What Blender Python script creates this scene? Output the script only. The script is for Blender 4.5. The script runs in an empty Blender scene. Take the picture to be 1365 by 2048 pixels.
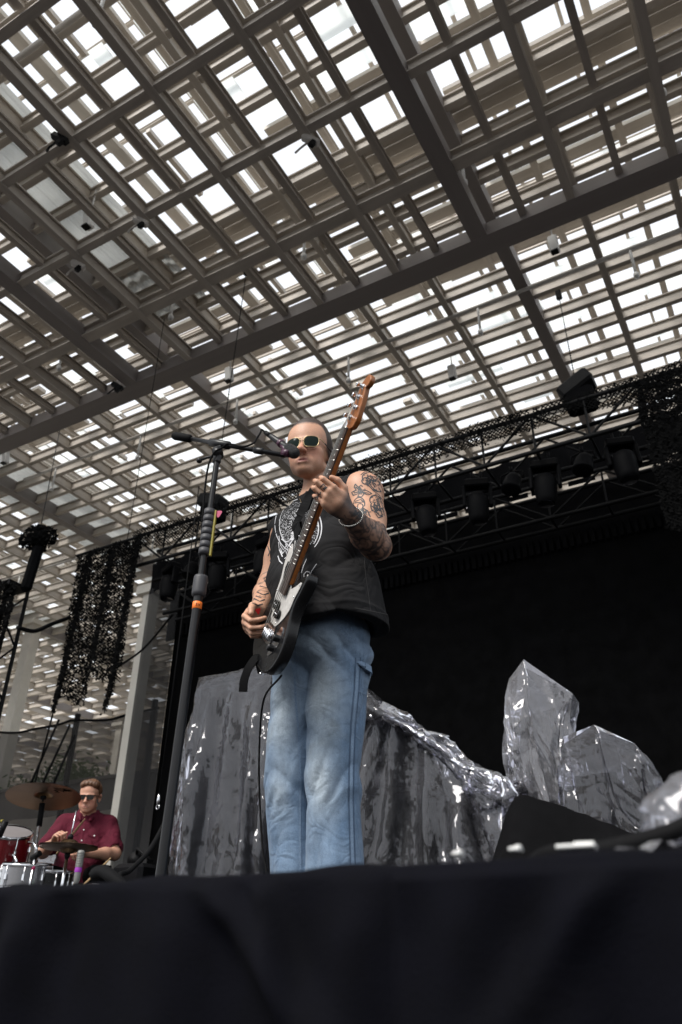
import bpy, math, random
import numpy as np
from mathutils import Vector, Matrix, Quaternion
from mathutils.bvhtree import BVHTree

random.seed(7)
rng = np.random.default_rng(7)
R_ = math.radians
scn = bpy.context.scene
col = scn.collection

# ------------------------------------------------------------------ camera
CAM = np.array([0.0, 0.0, 1.5])
F = 1552.4
CX, CY = 682.5, 1024.0
ROT = np.array([[0.8694, 0.2467, 0.4281],
                [0.4940, -0.4463, -0.7461],
                [0.0070, 0.8602, -0.5099]])
cd = bpy.data.cameras.new('camera')
cd.sensor_fit = 'VERTICAL'
cd.sensor_height = 36.0
cd.sensor_width = 24.0
cd.lens = 36.0 * F / 2048.0
cd.clip_start = 0.05
cd.clip_end = 2000
cd.dof.use_dof = True
cd.dof.focus_distance = 2.85
cd.dof.aperture_fstop = 4.5
cam = bpy.data.objects.new('camera', cd)
col.objects.link(cam)
q = Matrix([list(r) for r in ROT]).to_quaternion()
cam.matrix_world = Matrix.LocRotScale(Vector(CAM), q, None)
scn.camera = cam

# ------------------------------------------------------------------ sky, sun, exposure
SUN_EL, SUN_AZ = R_(50), R_(196)      # azimuth clockwise from +Y: behind the camera, high
w = bpy.data.worlds.new('World')
scn.world = w
w.use_nodes = True
nt = w.node_tree
nt.nodes.clear()
out = nt.nodes.new('ShaderNodeOutputWorld')
bg = nt.nodes.new('ShaderNodeBackground')
sky = nt.nodes.new('ShaderNodeTexSky')
sky.sky_type = 'NISHITA'
sky.sun_disc = False
sky.sun_elevation = SUN_EL
sky.sun_rotation = SUN_AZ
sky.air_density = 1.0
sky.dust_density = 3.0
mix = nt.nodes.new('ShaderNodeMix')
mix.data_type = 'RGBA'
mix.inputs[0].default_value = 0.88
tc = nt.nodes.new('ShaderNodeTexCoord')
cn = nt.nodes.new('ShaderNodeTexNoise')
cn.inputs['Scale'].default_value = 2.2
cn.inputs['Detail'].default_value = 6
cr = nt.nodes.new('ShaderNodeValToRGB')
cr.color_ramp.elements[0].position = 0.3
cr.color_ramp.elements[0].color = (8.3, 8.9, 9.6, 1)
cr.color_ramp.elements[1].position = 0.7
cr.color_ramp.elements[1].color = (10.5, 10.7, 11.0, 1)
nt.links.new(tc.outputs['Generated'], cn.inputs['Vector'])
nt.links.new(cn.outputs['Fac'], cr.inputs['Fac'])
nt.links.new(sky.outputs[0], mix.inputs[6])
nt.links.new(cr.outputs[0], mix.inputs[7])
nt.links.new(mix.outputs[2], bg.inputs['Color'])
bg.inputs['Strength'].default_value = 0.11
nt.links.new(bg.outputs[0], out.inputs[0])

sd = bpy.data.lights.new('sun', 'SUN')
sd.energy = 3.2
sd.angle = R_(25)
sd.color = (1.0, 0.96, 0.9)
sun = bpy.data.objects.new('sun', sd)
col.objects.link(sun)
sdir = Vector((math.sin(SUN_AZ) * math.cos(SUN_EL), math.cos(SUN_AZ) * math.cos(SUN_EL), math.sin(SUN_EL)))
sun.rotation_euler = sdir.to_track_quat('Z', 'Y').to_euler()
sun.location = (0, -20, 40)

scn.view_settings.view_transform = 'Standard'
scn.view_settings.look = 'None'
scn.view_settings.exposure = 0.25
scn.view_settings.gamma = 1.0
scn.view_settings.use_curve_mapping = False
scn.cycles.use_denoising = True
scn.cycles.max_bounces = 8
scn.cycles.diffuse_bounces = 4
scn.cycles.glossy_bounces = 3
scn.cycles.transmission_bounces = 4
scn.cycles.transparent_max_bounces = 12
scn.cycles.caustics_reflective = False
scn.cycles.caustics_refractive = False
scn.cycles.sample_clamp_indirect = 6.0


# ------------------------------------------------------------------ placing helpers
def pray(x, y):
    v = ROT @ np.array([x - CX, -(y - CY), -F])
    return v / np.linalg.norm(v)


def at(x, y, Y):
    """world point on the vertical plane y = Y seen at photo pixel (x, y)"""
    v = pray(x, y)
    return Vector(CAM + v * ((Y - CAM[1]) / v[1]))


def atz(x, y, Z):
    v = pray(x, y)
    return Vector(CAM + v * ((Z - CAM[2]) / v[2]))


# ------------------------------------------------------------------ objects
def obj(name, me, mat=None, parent=None, loc=None, kind=None):
    o = bpy.data.objects.new(name, me)
    col.objects.link(o)
    if mat is not None and me is not None and len(me.materials) == 0:
        me.materials.append(mat)
    if parent is not None:
        o.parent = parent
    if loc is not None:
        o.location = loc
    if kind:
        o['kind'] = kind
    return o


def tag(o, label, cat, group=None):
    o['label'] = label
    o['category'] = cat
    if group:
        o['group'] = group
    return o


def thing(name, label, cat, loc=(0, 0, 0), group=None):
    o = bpy.data.objects.new(name, None)
    col.objects.link(o)
    o.location = loc
    o.empty_display_size = 0.1
    return tag(o, label, cat, group)


def dup(o, parent=None, label=None):
    c = o.copy()
    col.objects.link(c)
    c.parent = parent
    if label:
        c['label'] = label
    for ch in list(o.children):
        dup(ch, c)
    return c


def mesh_np(name, V, Fc, smooth=False):
    me = bpy.data.meshes.new(name)
    V = np.asarray(V, dtype=np.float32)
    Fc = np.asarray(Fc, dtype=np.int32)
    n = Fc.shape[1]
    me.vertices.add(len(V))
    me.vertices.foreach_set('co', V.ravel())
    me.loops.add(Fc.size)
    me.loops.foreach_set('vertex_index', Fc.ravel())
    me.polygons.add(len(Fc))
    me.polygons.foreach_set('loop_start', np.arange(0, Fc.size, n, dtype=np.int32))
    if smooth:
        me.polygons.foreach_set('use_smooth', np.ones(len(Fc), dtype=bool))
    me.update(calc_edges=True)
    me.validate()
    return me


class MB:
    """collects simple shapes into one mesh"""
    def __init__(s):
        s.v = []
        s.f = []
        s.sm = []

    def add(s, vs, fs, smooth=False):
        b = len(s.v)
        s.v += [tuple(v) for v in vs]
        s.f += [tuple(b + i for i in f) for f in fs]
        s.sm += [smooth] * len(fs)
        return s

    def box(s, c, size, rot=None, bevel=0.0):
        c = Vector(c)
        hx, hy, hz = [d / 2 for d in size]
        M = rot if rot is not None else Matrix.Identity(3)
        if bevel <= 0:
            P = [(-1, -1, -1), (1, -1, -1), (1, 1, -1), (-1, 1, -1), (-1, -1, 1), (1, -1, 1), (1, 1, 1), (-1, 1, 1)]
            vs = [c + M @ Vector((a * hx, b * hy, d * hz)) for a, b, d in P]
            fs = [(0, 3, 2, 1), (4, 5, 6, 7), (0, 1, 5, 4), (1, 2, 6, 5), (2, 3, 7, 6), (3, 0, 4, 7)]
            return s.add(vs, fs)
        b = min(bevel, hx * .9, hy * .9, hz * .9)
        rings = []
        for z, k in ((-hz, b), (-hz + b, 0), (hz - b, 0), (hz, b)):
            x, y = hx - k, hy - k
            e = b * 0.999 if k == 0 else b * 0.6
            e = min(e, x * .9, y * .9)
            rings.append([(x, -y + e, z), (x, y - e, z), (x - e, y, z), (-x + e, y, z), (-x, y - e, z), (-x, -y + e, z), (-x + e, -y, z), (x - e, -y, z)])
        vs = [c + M @ Vector(p) for r in rings for p in r]
        fs = [tuple(range(7, -1, -1)), tuple(range(24, 32))]
        for r in range(3):
            for i in range(8):
                j = (i + 1) % 8
                fs.append((r * 8 + i, r * 8 + j, r * 8 + 8 + j, r * 8 + 8 + i))
        return s.add(vs, fs)

    def bar(s, p, q, w, h, up=(0, 0, 1), bevel=0):
        p, q = Vector(p), Vector(q)
        d = q - p
        L = d.length
        x = d.normalized()
        u = Vector(up)
        if abs(x.dot(u)) > .98:
            u = Vector((0, 1, 0))
        y = u.cross(x).normalized()
        z = x.cross(y)
        M = Matrix((x, y, z)).transposed()
        return s.box((p + q) / 2, (L, w, h), M, bevel)

    def tube(s, pts, r, n=8, caps=True, closed=False):
        pts = [Vector(p) for p in pts]
        k = len(pts)
        rr = r if hasattr(r, '__len__') else [r] * k
        vs, fs = [], []
        prev = None
        for i, p in enumerate(pts):
            if closed:
                t = pts[(i + 1) % k] - pts[i - 1]
            else:
                t = pts[min(i + 1, k - 1)] - pts[max(i - 1, 0)]
            t = t.normalized() if t.length > 1e-9 else Vector((0, 0, 1))
            if prev is None:
                a = Vector((0, 0, 1)) if abs(t.z) < .9 else Vector((1, 0, 0))
                u = t.cross(a).normalized()
            else:
                u = (prev - t * prev.dot(t))
                u = u.normalized() if u.length > 1e-6 else t.orthogonal().normalized()
            prev = u
            v = t.cross(u)
            for j in range(n):
                a = 2 * math.pi * j / n
                vs.append(p + (u * math.cos(a) + v * math.sin(a)) * rr[i])
        m = k if closed else k - 1
        for i in range(m):
            for j in range(n):
                a, b = i * n + j, i * n + (j + 1) % n
                c2, d2 = ((i + 1) % k) * n + (j + 1) % n, ((i + 1) % k) * n + j
                fs.append((a, b, c2, d2))
        s.add(vs, fs, True)
        if caps and not closed:
            b = len(s.v) - len(vs)
            s.f.append(tuple(b + j for j in range(n - 1, -1, -1)))
            s.f.append(tuple(b + (k - 1) * n + j for j in range(n)))
            s.sm += [False, False]
        return s

    def lathe(s, prof, o, axis=(0, 0, 1), n=24, smooth=True):
        """prof: (radius, height) pairs"""
        o = Vector(o)
        z = Vector(axis).normalized()
        x = z.orthogonal().normalized()
        y = z.cross(x)
        vs, fs = [], []
        for r, h in prof:
            for j in range(n):
                a = 2 * math.pi * j / n
                vs.append(o + z * h + (x * math.cos(a) + y * math.sin(a)) * max(r, 1e-5))
        for i in range(len(prof) - 1):
            for j in range(n):
                fs.append((i * n + j, i * n + (j + 1) % n, (i + 1) * n + (j + 1) % n, (i + 1) * n + j))
        return s.add(vs, fs, smooth)

    def prism(s, poly, o, ex, ey, ez, t0, t1, bevel=0.0):
        """2D outline poly in the (ex, ey) plane through o, thickness t0..t1 along ez, bevelled rim"""
        o, ex, ey, ez = Vector(o), Vector(ex), Vector(ey), Vector(ez)
        n = len(poly)
        P = [Vector((a, b, 0)) for a, b in poly]
        area = sum(P[i].x * P[(i + 1) % n].y - P[(i + 1) % n].x * P[i].y for i in range(n))
        if area < 0:
            P.reverse()
        N = []
        for i in range(n):
            e = (P[(i + 1) % n] - P[i - 1])
            N.append(Vector((e.y, -e.x, 0)).normalized())
        lay = [(t0, 0), (t1, 0)] if bevel <= 0 else [(t0, bevel), (t0 + bevel * .3, bevel * .3), (t0 + bevel, 0), (t1 - bevel, 0), (t1 - bevel * .3, bevel * .3), (t1, bevel)]
        vs, fs = [], []
        for t, k in lay:
            for i in range(n):
                p = P[i] - N[i] * k
                vs.append(o + ex * p.x + ey * p.y + ez * t)
        for r in range(len(lay) - 1):
            for i in range(n):
                j = (i + 1) % n
                fs.append((r * n + i, r * n + j, (r + 1) * n + j, (r + 1) * n + i))
        s.add(vs, fs, bevel > 0)
        b = len(s.v) - len(vs)
        s.f.append(tuple(b + i for i in range(n - 1, -1, -1)))
        s.f.append(tuple(b + (len(lay) - 1) * n + i for i in range(n)))
        s.sm += [False, False]
        return s

    def mesh(s, name='mesh'):
        me = bpy.data.meshes.new(name)
        me.from_pydata([tuple(v) for v in s.v], [], s.f)
        me.polygons.foreach_set('use_smooth', s.sm)
        me.update()
        return me

    def build(s, name, mat, parent=None, kind=None):
        return obj(name, s.mesh(name), mat, parent, kind=kind)


def smooth_path(pts, n=8):
    """Catmull-Rom through pts"""
    P = [Vector(p) for p in pts]
    P = [P[0] * 2 - P[1]] + P + [P[-1] * 2 - P[-2]]
    o = []
    for i in range(1, len(P) - 2):
        for k in range(n):
            t = k / n
            a, b, c, d = P[i - 1], P[i], P[i + 1], P[i + 2]
            o.append(.5 * ((2 * b) + (c - a) * t + (2 * a - 5 * b + 4 * c - d) * t * t + (3 * b - a - 3 * c + d) * t ** 3))
    o.append(P[-2])
    return o


# ------------------------------------------------------------------ materials
def mat(name, color, rough=0.5, metal=0.0, noise=0.0, nscale=8.0, bump=0.0, bscale=60.0, spec=0.5, rvar=0.0, coat=0.0, stretch=None, alpha=None, crease=0.0, cscale=14.0):
    m = bpy.data.materials.new(name)
    m.use_nodes = True
    n = m.node_tree
    b = n.nodes['Principled BSDF']
    b.inputs['Base Color'].default_value = (*color, 1)
    b.inputs['Roughness'].default_value = rough
    b.inputs['Metallic'].default_value = metal
    b.inputs['Specular IOR Level'].default_value = spec
    b.inputs['Coat Weight'].default_value = coat
    if alpha is not None:
        b.inputs['Alpha'].default_value = alpha
    co = n.nodes.new('ShaderNodeTexCoord')
    src = co.outputs['Object']
    if stretch:
        mp = n.nodes.new('ShaderNodeMapping')
        mp.inputs['Scale'].default_value = stretch
        n.links.new(src, mp.inputs[0])
        src = mp.outputs[0]
    if noise > 0 or rvar > 0:
        t = n.nodes.new('ShaderNodeTexNoise')
        t.inputs['Scale'].default_value = nscale
        t.inputs['Detail'].default_value = 6
        t.inputs['Roughness'].default_value = 0.62
        n.links.new(src, t.inputs['Vector'])
        if noise > 0:
            mr = n.nodes.new('ShaderNodeMapRange')
            mr.inputs[1].default_value = 0.3
            mr.inputs[2].default_value = 0.7
            mr.inputs[3].default_value = 1 - noise
            mr.inputs[4].default_value = 1 + noise
            n.links.new(t.outputs['Fac'], mr.inputs[0])
            mx = n.nodes.new('ShaderNodeVectorMath')
            mx.operation = 'SCALE'
            mx.inputs[0].default_value = color
            n.links.new(mr.outputs[0], mx.inputs['Scale'])
            n.links.new(mx.outputs[0], b.inputs['Base Color'])
        if rvar > 0:
            m2 = n.nodes.new('ShaderNodeMapRange')
            m2.inputs[1].default_value = 0.3
            m2.inputs[2].default_value = 0.7
            m2.inputs[3].default_value = max(0.02, rough - rvar)
            m2.inputs[4].default_value = min(1, rough + rvar)
            n.links.new(t.outputs['Fac'], m2.inputs[0])
            n.links.new(m2.outputs[0], b.inputs['Roughness'])
    if bump > 0:
        t2 = n.nodes.new('ShaderNodeTexNoise')
        t2.inputs['Scale'].default_value = bscale
        t2.inputs['Detail'].default_value = 5
        n.links.new(src, t2.inputs['Vector'])
        bp = n.nodes.new('ShaderNodeBump')
        bp.inputs['Strength'].default_value = bump
        bp.inputs['Distance'].default_value = 0.01
        n.links.new(t2.outputs['Fac'], bp.inputs['Height'])
        n.links.new(bp.outputs[0], b.inputs['Normal'])
        if crease > 0:                       # soft cloth creases: warped ridges
            t3 = n.nodes.new('ShaderNodeTexNoise')
            t3.inputs['Scale'].default_value = cscale
            t3.inputs['Detail'].default_value = 2
            t3.inputs['Distortion'].default_value = 1.4
            n.links.new(co.outputs['Object'], t3.inputs['Vector'])
            ab = n.nodes.new('ShaderNodeMath')
            ab.operation = 'SUBTRACT'
            ab.inputs[1].default_value = .5
            n.links.new(t3.outputs['Fac'], ab.inputs[0])
            a2 = n.nodes.new('ShaderNodeMath')
            a2.operation = 'ABSOLUTE'
            n.links.new(ab.outputs[0], a2.inputs[0])
            b2 = n.nodes.new('ShaderNodeBump')
            b2.inputs['Strength'].default_value = crease
            b2.inputs['Distance'].default_value = .04
            n.links.new(a2.outputs[0], b2.inputs['Height'])
            n.links.new(bp.outputs[0], b2.inputs['Normal'])
            n.links.new(b2.outputs[0], b.inputs['Normal'])
    return m


M = {}
M['steel'] = mat('painted_steel', (0.52, 0.475, 0.42), 0.55, noise=0.18, nscale=1.1, bump=0.05, bscale=30)
M['girder'] = mat('painted_girder', (0.27, 0.245, 0.235), 0.55, noise=0.10, nscale=1.2)
M['panel'] = mat('frosted_panel', (0.78, 0.79, 0.78), 0.5, noise=0.08, nscale=0.8)

def translucent(m, fac, color):
    n = m.node_tree
    b = n.nodes['Principled BSDF']
    o = n.nodes['Material Output']
    t = n.nodes.new('ShaderNodeBsdfTranslucent')
    t.inputs['Color'].default_value = (*color, 1)
    x = n.nodes.new('ShaderNodeMixShader')
    x.inputs[0].default_value = fac
    n.links.new(b.outputs[0], x.inputs[1])
    n.links.new(t.outputs[0], x.inputs[2])
    n.links.new(x.outputs[0], o.inputs['Surface'])


translucent(M['panel'], 0.85, (0.93, 0.95, 0.94))
M['deck'] = mat('roof_deck', (0.6, 0.6, 0.58), 0.5, noise=0.08, nscale=2)
translucent(M['deck'], 0.4, (0.62, 0.64, 0.63))
M['pipe'] = mat('sprinkler_pipe', (0.52, 0.49, 0.45), 0.5, noise=0.1)
M['white'] = mat('white_plastic', (0.75, 0.75, 0.73), 0.5, noise=0.05)
M['black'] = mat('black_metal', (0.0045, 0.0045, 0.005), 0.55, noise=0.3, nscale=10, rvar=0.1, spec=.15)
M['blackcloth'] = mat('black_cloth', (0.0045, 0.0045, 0.005), 0.95, noise=0.35, nscale=3, bump=0.15, bscale=200, spec=0.05)
M['screen'] = mat('screen_face', (0.0022, 0.0022, 0.0024), 0.8, noise=0.5, nscale=5, spec=0.04)
M['concrete'] = mat('concrete', (0.20, 0.185, 0.17), 0.85, noise=0.15, nscale=1.2, bump=0.2, bscale=20)
M['ground'] = mat('ground_asphalt', (0.042, 0.038, 0.038), 0.9, noise=0.2, nscale=2, bump=0.3, bscale=60)
M['chrome'] = mat('chrome', (0.72, 0.72, 0.74), 0.12, 1.0)
M['rubber'] = mat('rubber', (0.005, 0.005, 0.0055), 0.75, spec=.1)
M['lampblack'] = mat('lamp_black', (0.0025, 0.0025, 0.003), 0.6, spec=.08)

# ------------------------------------------------------------------ ground
g = MB()
g.add([(-120, -60, 0), (120, -60, 0), (120, 200, 0), (-120, 200, 0)], [(0, 1, 2, 3)])
g.build('ground', M['ground'])['kind'] = 'structure'
g = MB()
g.add([(-110, 12, .004), (-11, 12, .004), (-11, 110, .004), (-110, 110, .004)], [(0, 1, 2, 3)])
M['paving'] = mat('pale_bounce_paving', (0.50, 0.45, 0.37), 0.85, noise=.1, nscale=.6)
g.build('bounce_pavement', M['paving'], kind='structure')  # unseen pale ground added to bounce light up to the far-left roof

# ------------------------------------------------------------------ canopy roof
S = 1.46
X0 = -2.29
YB = 8.30
Z1, Z2, Z3 = 11.5, 12.77, 13.9
roof = thing('canopy_roof', 'layered steel lattice canopy roof with white sky gaps over the whole stage', 'canopy')


def ibeam_mesh(name):
    a, t, wv = 0.5, 0.10, 0.14
    pr = [(-a, -a), (a, -a), (a, -a + t), (wv, -a + t), (wv, a - t), (a, a - t), (a, a), (-a, a), (-a, a - t), (-wv, a - t), (-wv, -a + t), (-a, -a + t)]
    vs = [(x, -.5, z) for x, z in pr] + [(x, .5, z) for x, z in pr]
    n = 12
    fs = [(i, (i + 1) % n, n + (i + 1) % n, n + i)[::-1] for i in range(n)]
    fs += [tuple(range(n)), tuple(range(2 * n - 1, n - 1, -1))]
    me = bpy.data.meshes.new(name)
    me.from_pydata(vs, [], fs)
    me.update()
    return me


def cube_mesh(name):
    return MB().box((0, 0, 0), (1, 1, 1)).mesh(name)


IB = ibeam_mesh('i_beam')
IB.materials.append(M['steel'])
CB = cube_mesh('box_beam')
CB.materials.append(M['girder'])
BB = cube_mesh('band')
BB.materials.append(M['steel'])
PB = cube_mesh('panel')
PB.materials.append(M['panel'])


def ybeam(name, me, x, y0, y1, z0, wd, h):
    o = obj(name, me, None, roof)
    o.location = (x, (y0 + y1) / 2, z0 + h / 2)
    o.scale = (wd, y1 - y0, h)
    return o


def xbeam(name, me, y, x0, x1, z0, wd, h):
    o = obj(name, me, None, roof)
    o.location = ((x0 + x1) / 2, y, z0 + h / 2)
    o.rotation_euler = (0, 0, R_(90))
    o.scale = (wd, x1 - x0, h)
    return o


XL, XR = X0 - 52 * S, X0 + 5 * S
YN, YF = 1.0, 58.0
GB = [X0 - 4 * S * k for k in range(-1, 7)]
# lower frame (only in front of the deep cross girder)
for k in range(-13, 5):
    x = X0 + k * S
    if k % 5 == 0:
        ybeam('girder', CB, x, YN - .6, YB + .38, Z1, 0.27, 0.30)
        continue
    ybeam('beam', IB, x, YN - .6, YB + 0.1, Z1, 0.13, 0.26)
for i, y in enumerate([YB - j * (S + .01) for j in range(1, 6)]):
    wd = 0.21 if i == 0 else 0.13
    for k in range(-14, 4):
        a, b = X0 + k * S, X0 + (k + 1) * S
        ka, kb = (0.14 if k % 5 == 0 else 0.012), (0.14 if (k + 1) % 5 == 0 else 0.012)
        xbeam('cross_beam', IB, y + wd / 2, a + ka, b - kb, Z1 + .012, wd, 0.24)
xbeam('girder', CB, YB + 0.2, X0 - 14 * S, XR, Z1 - 0.004, 0.40, 0.27)
for k in range(-14, 4):
    x = X0 + (k + .5) * S
    ys = [YB - j * (S + .01) for j in range(0, 6)]
    for j in range(5):
        ybeam('secondary_beam', IB, x, ys[j + 1] + (.22 if j == 0 else .14), ys[j] - .004, Z1 + .085, 0.105, 0.16)
# upper frame over everything
for k in range(-52, 5):
    x = X0 + k * S
    big = k % 5 == 0
    ybeam('girder' if big else 'beam', CB if big else IB, x, YN, YF, Z2 if not big else Z2 - .02, 0.24 if big else 0.12, 0.36 if big else 0.30)
nY = int((YF - YN) / (S / 2))
for j in range(-9, 68):
    y = YB - .05 + j * S / 2
    if y < YN:
        continue
    if j > 24 and j % 2:
        continue
    xbeam('purlin', IB, y + .07, XL, XR, Z2 + .03, 0.115, 0.26)
for j in range(-6, 17):                 # thin slats
    y = YB + .10 + j * S
    if y > YN:
        xbeam('slat', IB, y, X0 - 21 * S, XR, Z3 + .30, 0.055, 0.09)
for k in range(-20, 5):
    ybeam('slat', IB, X0 + (k + .36) * S, YN, 24.0, Z3 + .42, 0.06, 0.09)
for j in range(6):                      # service walkway above the cross girder
    o = obj('walkway_slat', BB, None, roof)
    o.location = (X0 - 4.5 * S, YB - 1.2 + j * .235, Z2 + .36 + .1 * (j % 3))
    o.scale = (19 * S, .19 if j % 2 else .15, .06)
# top lattice: woven blocks of wide bands and frosted strips, some running one way, some the other
for k in range(-20, 5):
    ybeam('strip', IB, X0 + (k + .62) * S, YN, 24.0, Z3 - .22, 0.12, 0.14)
bands, strips = [], []
for k in range(-52, 4, 2):
    for j in range(-5, 36):
        xa = X0 + k * S
        ya = YB + j * S
        if ya < YN - 1:
            continue
        if ya > 24 or k < -20:
            for e in (0, 1):
                if random.random() < .85:
                    bands.append((xa + (e + .5) * S, ya + S * random.choice([.3, .5, .7]), S * .96, S * random.choice([.35, .55, .8])))
            continue
        along_x = True
        if k < -2:
            along_x = ((k // 2) + (j // 2 if j > 0 else 0)) % 2 == 1
        if along_x:
            bands.append((xa + S, ya + 1.10 + random.uniform(-.05, .05), 2 * S, .24))
            strips.append((xa + S, ya + .80, 2 * S - .06, .24))
            if random.random() < .5:
                strips.append((xa + S + random.choice([-.5, .5]) * S, ya + .12, S - .06, .34))
            if random.random() < .3:
                bands.append((xa + S, ya + .42, 2 * S, .10))
        else:
            for e in (0, 1):
                x = xa + (e + .3) * S
                bands.append((x, ya + S / 2, .22, S))
                strips.append((x + .34, ya + S / 2, .26, S - .06))
                if random.random() < .4:
                    bands.append((x + .72, ya + S / 2, .09, S))
                if random.random() < .35:
                    strips.append((x + .86, ya + S * random.choice([.25, .75]), .3, S / 2 - .06))
for lst, nm, me, z, t, mt in ((bands, 'roof_band', BB, Z3, .10, M['steel']), (strips, 'roof_panel', PB, Z3 + .16, .02, M['panel'])):
    lst.sort(key=lambda c: (c[0] + 2) ** 2 + (c[1] - 2) ** 2)
    for n_, (x, y, lx, ly) in enumerate(lst[:280]):
        o = obj(nm, me, None, roof)
        o.location = (x, y, z + .004 * (n_ % 7))
        o.scale = (lx, ly, t)
    mb = MB()
    for n_, (x, y, lx, ly) in enumerate(lst[280:]):
        mb.box((x, y, z + .004 * (n_ % 7)), (lx, ly, t))
    mb.build('far_' + nm, mt, roof, kind='stuff')


def corrugated(x0, x1, y0, y1, z):
    n = int((x1 - x0) / 0.075)
    vs, fs = [], []
    for i in range(n + 1):
        x = x0 + (x1 - x0) * i / n
        zz = z + (0.05 if (i // 2) % 2 else 0.0)
        vs += [(x, y0, zz), (x, y1, zz)]
    for i in range(n):
        fs.append((2 * i, 2 * i + 1, 2 * i + 3, 2 * i + 2))
    mb = MB()
    mb.add(vs, fs)
    mb.build('roof_deck', M['deck'], roof)


corrugated(X0 - 5 * S + .12, X0 - 4 * S + .25, 2.5, YB + .2, Z2 + .3)
corrugated(X0 - 10 * S - 1.0, X0 - 10 * S + 1.0, 2.5, 30, Z2 + .3)
corrugated(X0 - 15 * S - 1.0, X0 - 15 * S + 1.0, 6, 40, Z2 + .3)
# ------------------------------------------------------------------ fittings hanging in the roof
def pipe_run(y, x0, x1, z, label):
    t = thing('sprinkler_pipe', label, 'pipe', ((x0 + x1) / 2, y, z))
    o = -Vector(t.location)
    MB().tube([Vector((x0, y, z)) + o, Vector((x1, y, z)) + o], .045, 10).build('pipe', M['pipe'], t)
    n = int((x1 - x0) / 2.9)
    for i in range(n):
        x = x0 + 1.2 + i * 2.9
        m = MB()
        m.tube([Vector((x, y, z)) + o, Vector((x, y, z - .62)) + o], .026, 8)
        m.lathe([(0, 0), (.05, .01), (.05, .09), (.03, .12)], Vector((x, y, z - .72)) + o, n=10)
        m.build('drop_pipe', M['white'], t)
    return t


pipe_run(3.05, -9.5, 0.5, Z2 - .25, 'grey sprinkler pipe with drops running across the near left roof corner')
pipe_run(YB - .75, -15, 3, Z2 - .2, 'grey sprinkler pipe above the deep cross girder')
pipe_run(YB + 2.6, -16, 3, Z2 - .02, 'grey sprinkler pipe with white drops behind the microphone boom')
pipe_run(YB + 6.6, -22, 3, Z2 - .02, 'thin sprinkler pipe far back in the roof')


def roof_box(p, label):
    t = thing('roof_speaker', label, 'speaker', p, 'small white speakers hung in the roof')
    MB().box((0, 0, 0), (.16, .14, .34), Matrix.Rotation(R_(12), 3, 'X'), .02).build('cabinet', M['white'], t)
    MB().box((0, -.02, -.19), (.12, .11, .03)).build('grille', M['black'], t)
    MB().tube([(0, 0, .15), (0, 0, .75)], .014, 6).build('hanger', M['white'], t)


roof_box(atz(178, 440, 12.2), 'small white speaker hung in the roof at the far left edge of the lattice')
roof_box(atz(459, 750, 12.5), 'small white speaker hung in the roof left of the singer head')
roof_box(atz(905, 745, 12.6), 'small white speaker hung in the roof right of the bass headstock')
roof_box(atz(1108, 490, 12.4), 'small white speaker hung in the roof beside the wide beam')
roof_box(atz(12, 915, 12.6), 'small white speaker hung in the roof at the left picture edge')


def beam_clamp(p, label, mt):
    t = thing('beam_clamp', label, 'clamp', p, 'cable clamps under the roof beam crossings')
    rt = Matrix.Rotation(R_(35), 3, 'Z') @ Matrix.Rotation(R_(30), 3, 'Y')
    MB().box((0, 0, -.06), (.26, .10, .10), rt, .015).build('jaw', mt, t)
    MB().tube([(-.05, 0, -.08), (-.16, -.02, -.16), (-.26, .02, -.13)], .018, 6).build('lever', mt, t)
    MB().box((.03, 0, -.16), (.08, .07, .12), rt, .01).build('hook', M['black'], t)


beam_clamp(atz(122, 272, Z1), 'dark cable clamp under the beam crossing in the upper left corner', M['black'])
beam_clamp(atz(283, 438, Z1), 'grey cable clamp under the beam crossing below the upper left corner', M['pipe'])
beam_clamp(atz(622, 275, Z1), 'grey cable clamp under the beam crossing at the top centre', M['pipe'])
beam_clamp(atz(158, 525, Z1), 'grey cable clamp under the beam beside the ribbed deck', M['pipe'])
beam_clamp(atz(236, 768, Z1), 'dark cable clamp where the wide beam meets the cross girder', M['black'])

# ------------------------------------------------------------------ stage
ZS = 1.57
YE = 0.63
M['stage'] = mat('stage_deck', (0.012, 0.0115, 0.012), 0.6, noise=0.3, nscale=4, bump=0.15, bscale=80, rvar=.15)
M['skirt'] = mat('skirt_cloth', (0.0014, 0.0015, 0.0034), 0.85, noise=0.3, nscale=14, bump=0.25, bscale=420, spec=0.08)
M['dust'] = mat('dust', (0.42, 0.40, 0.38), 0.9, noise=.2)
st = MB()
st.box((-4, YE + 5.2, ZS / 2), (18, 10.3, ZS))
st.build('stage_floor', M['stage'], kind='structure')


def grid_mesh(fn, nu, nv):
    vs = [fn(i / nu, j / nv) for j in range(nv + 1) for i in range(nu + 1)]
    fs = [(j * (nu + 1) + i, j * (nu + 1) + i + 1, (j + 1) * (nu + 1) + i + 1, (j + 1) * (nu + 1) + i) for j in range(nv) for i in range(nu)]
    return vs, fs


_fn = [(random.uniform(20, 80), random.uniform(0, 6.28), random.uniform(-14, 14), random.uniform(.2, 1)) for _ in range(9)]


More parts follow.
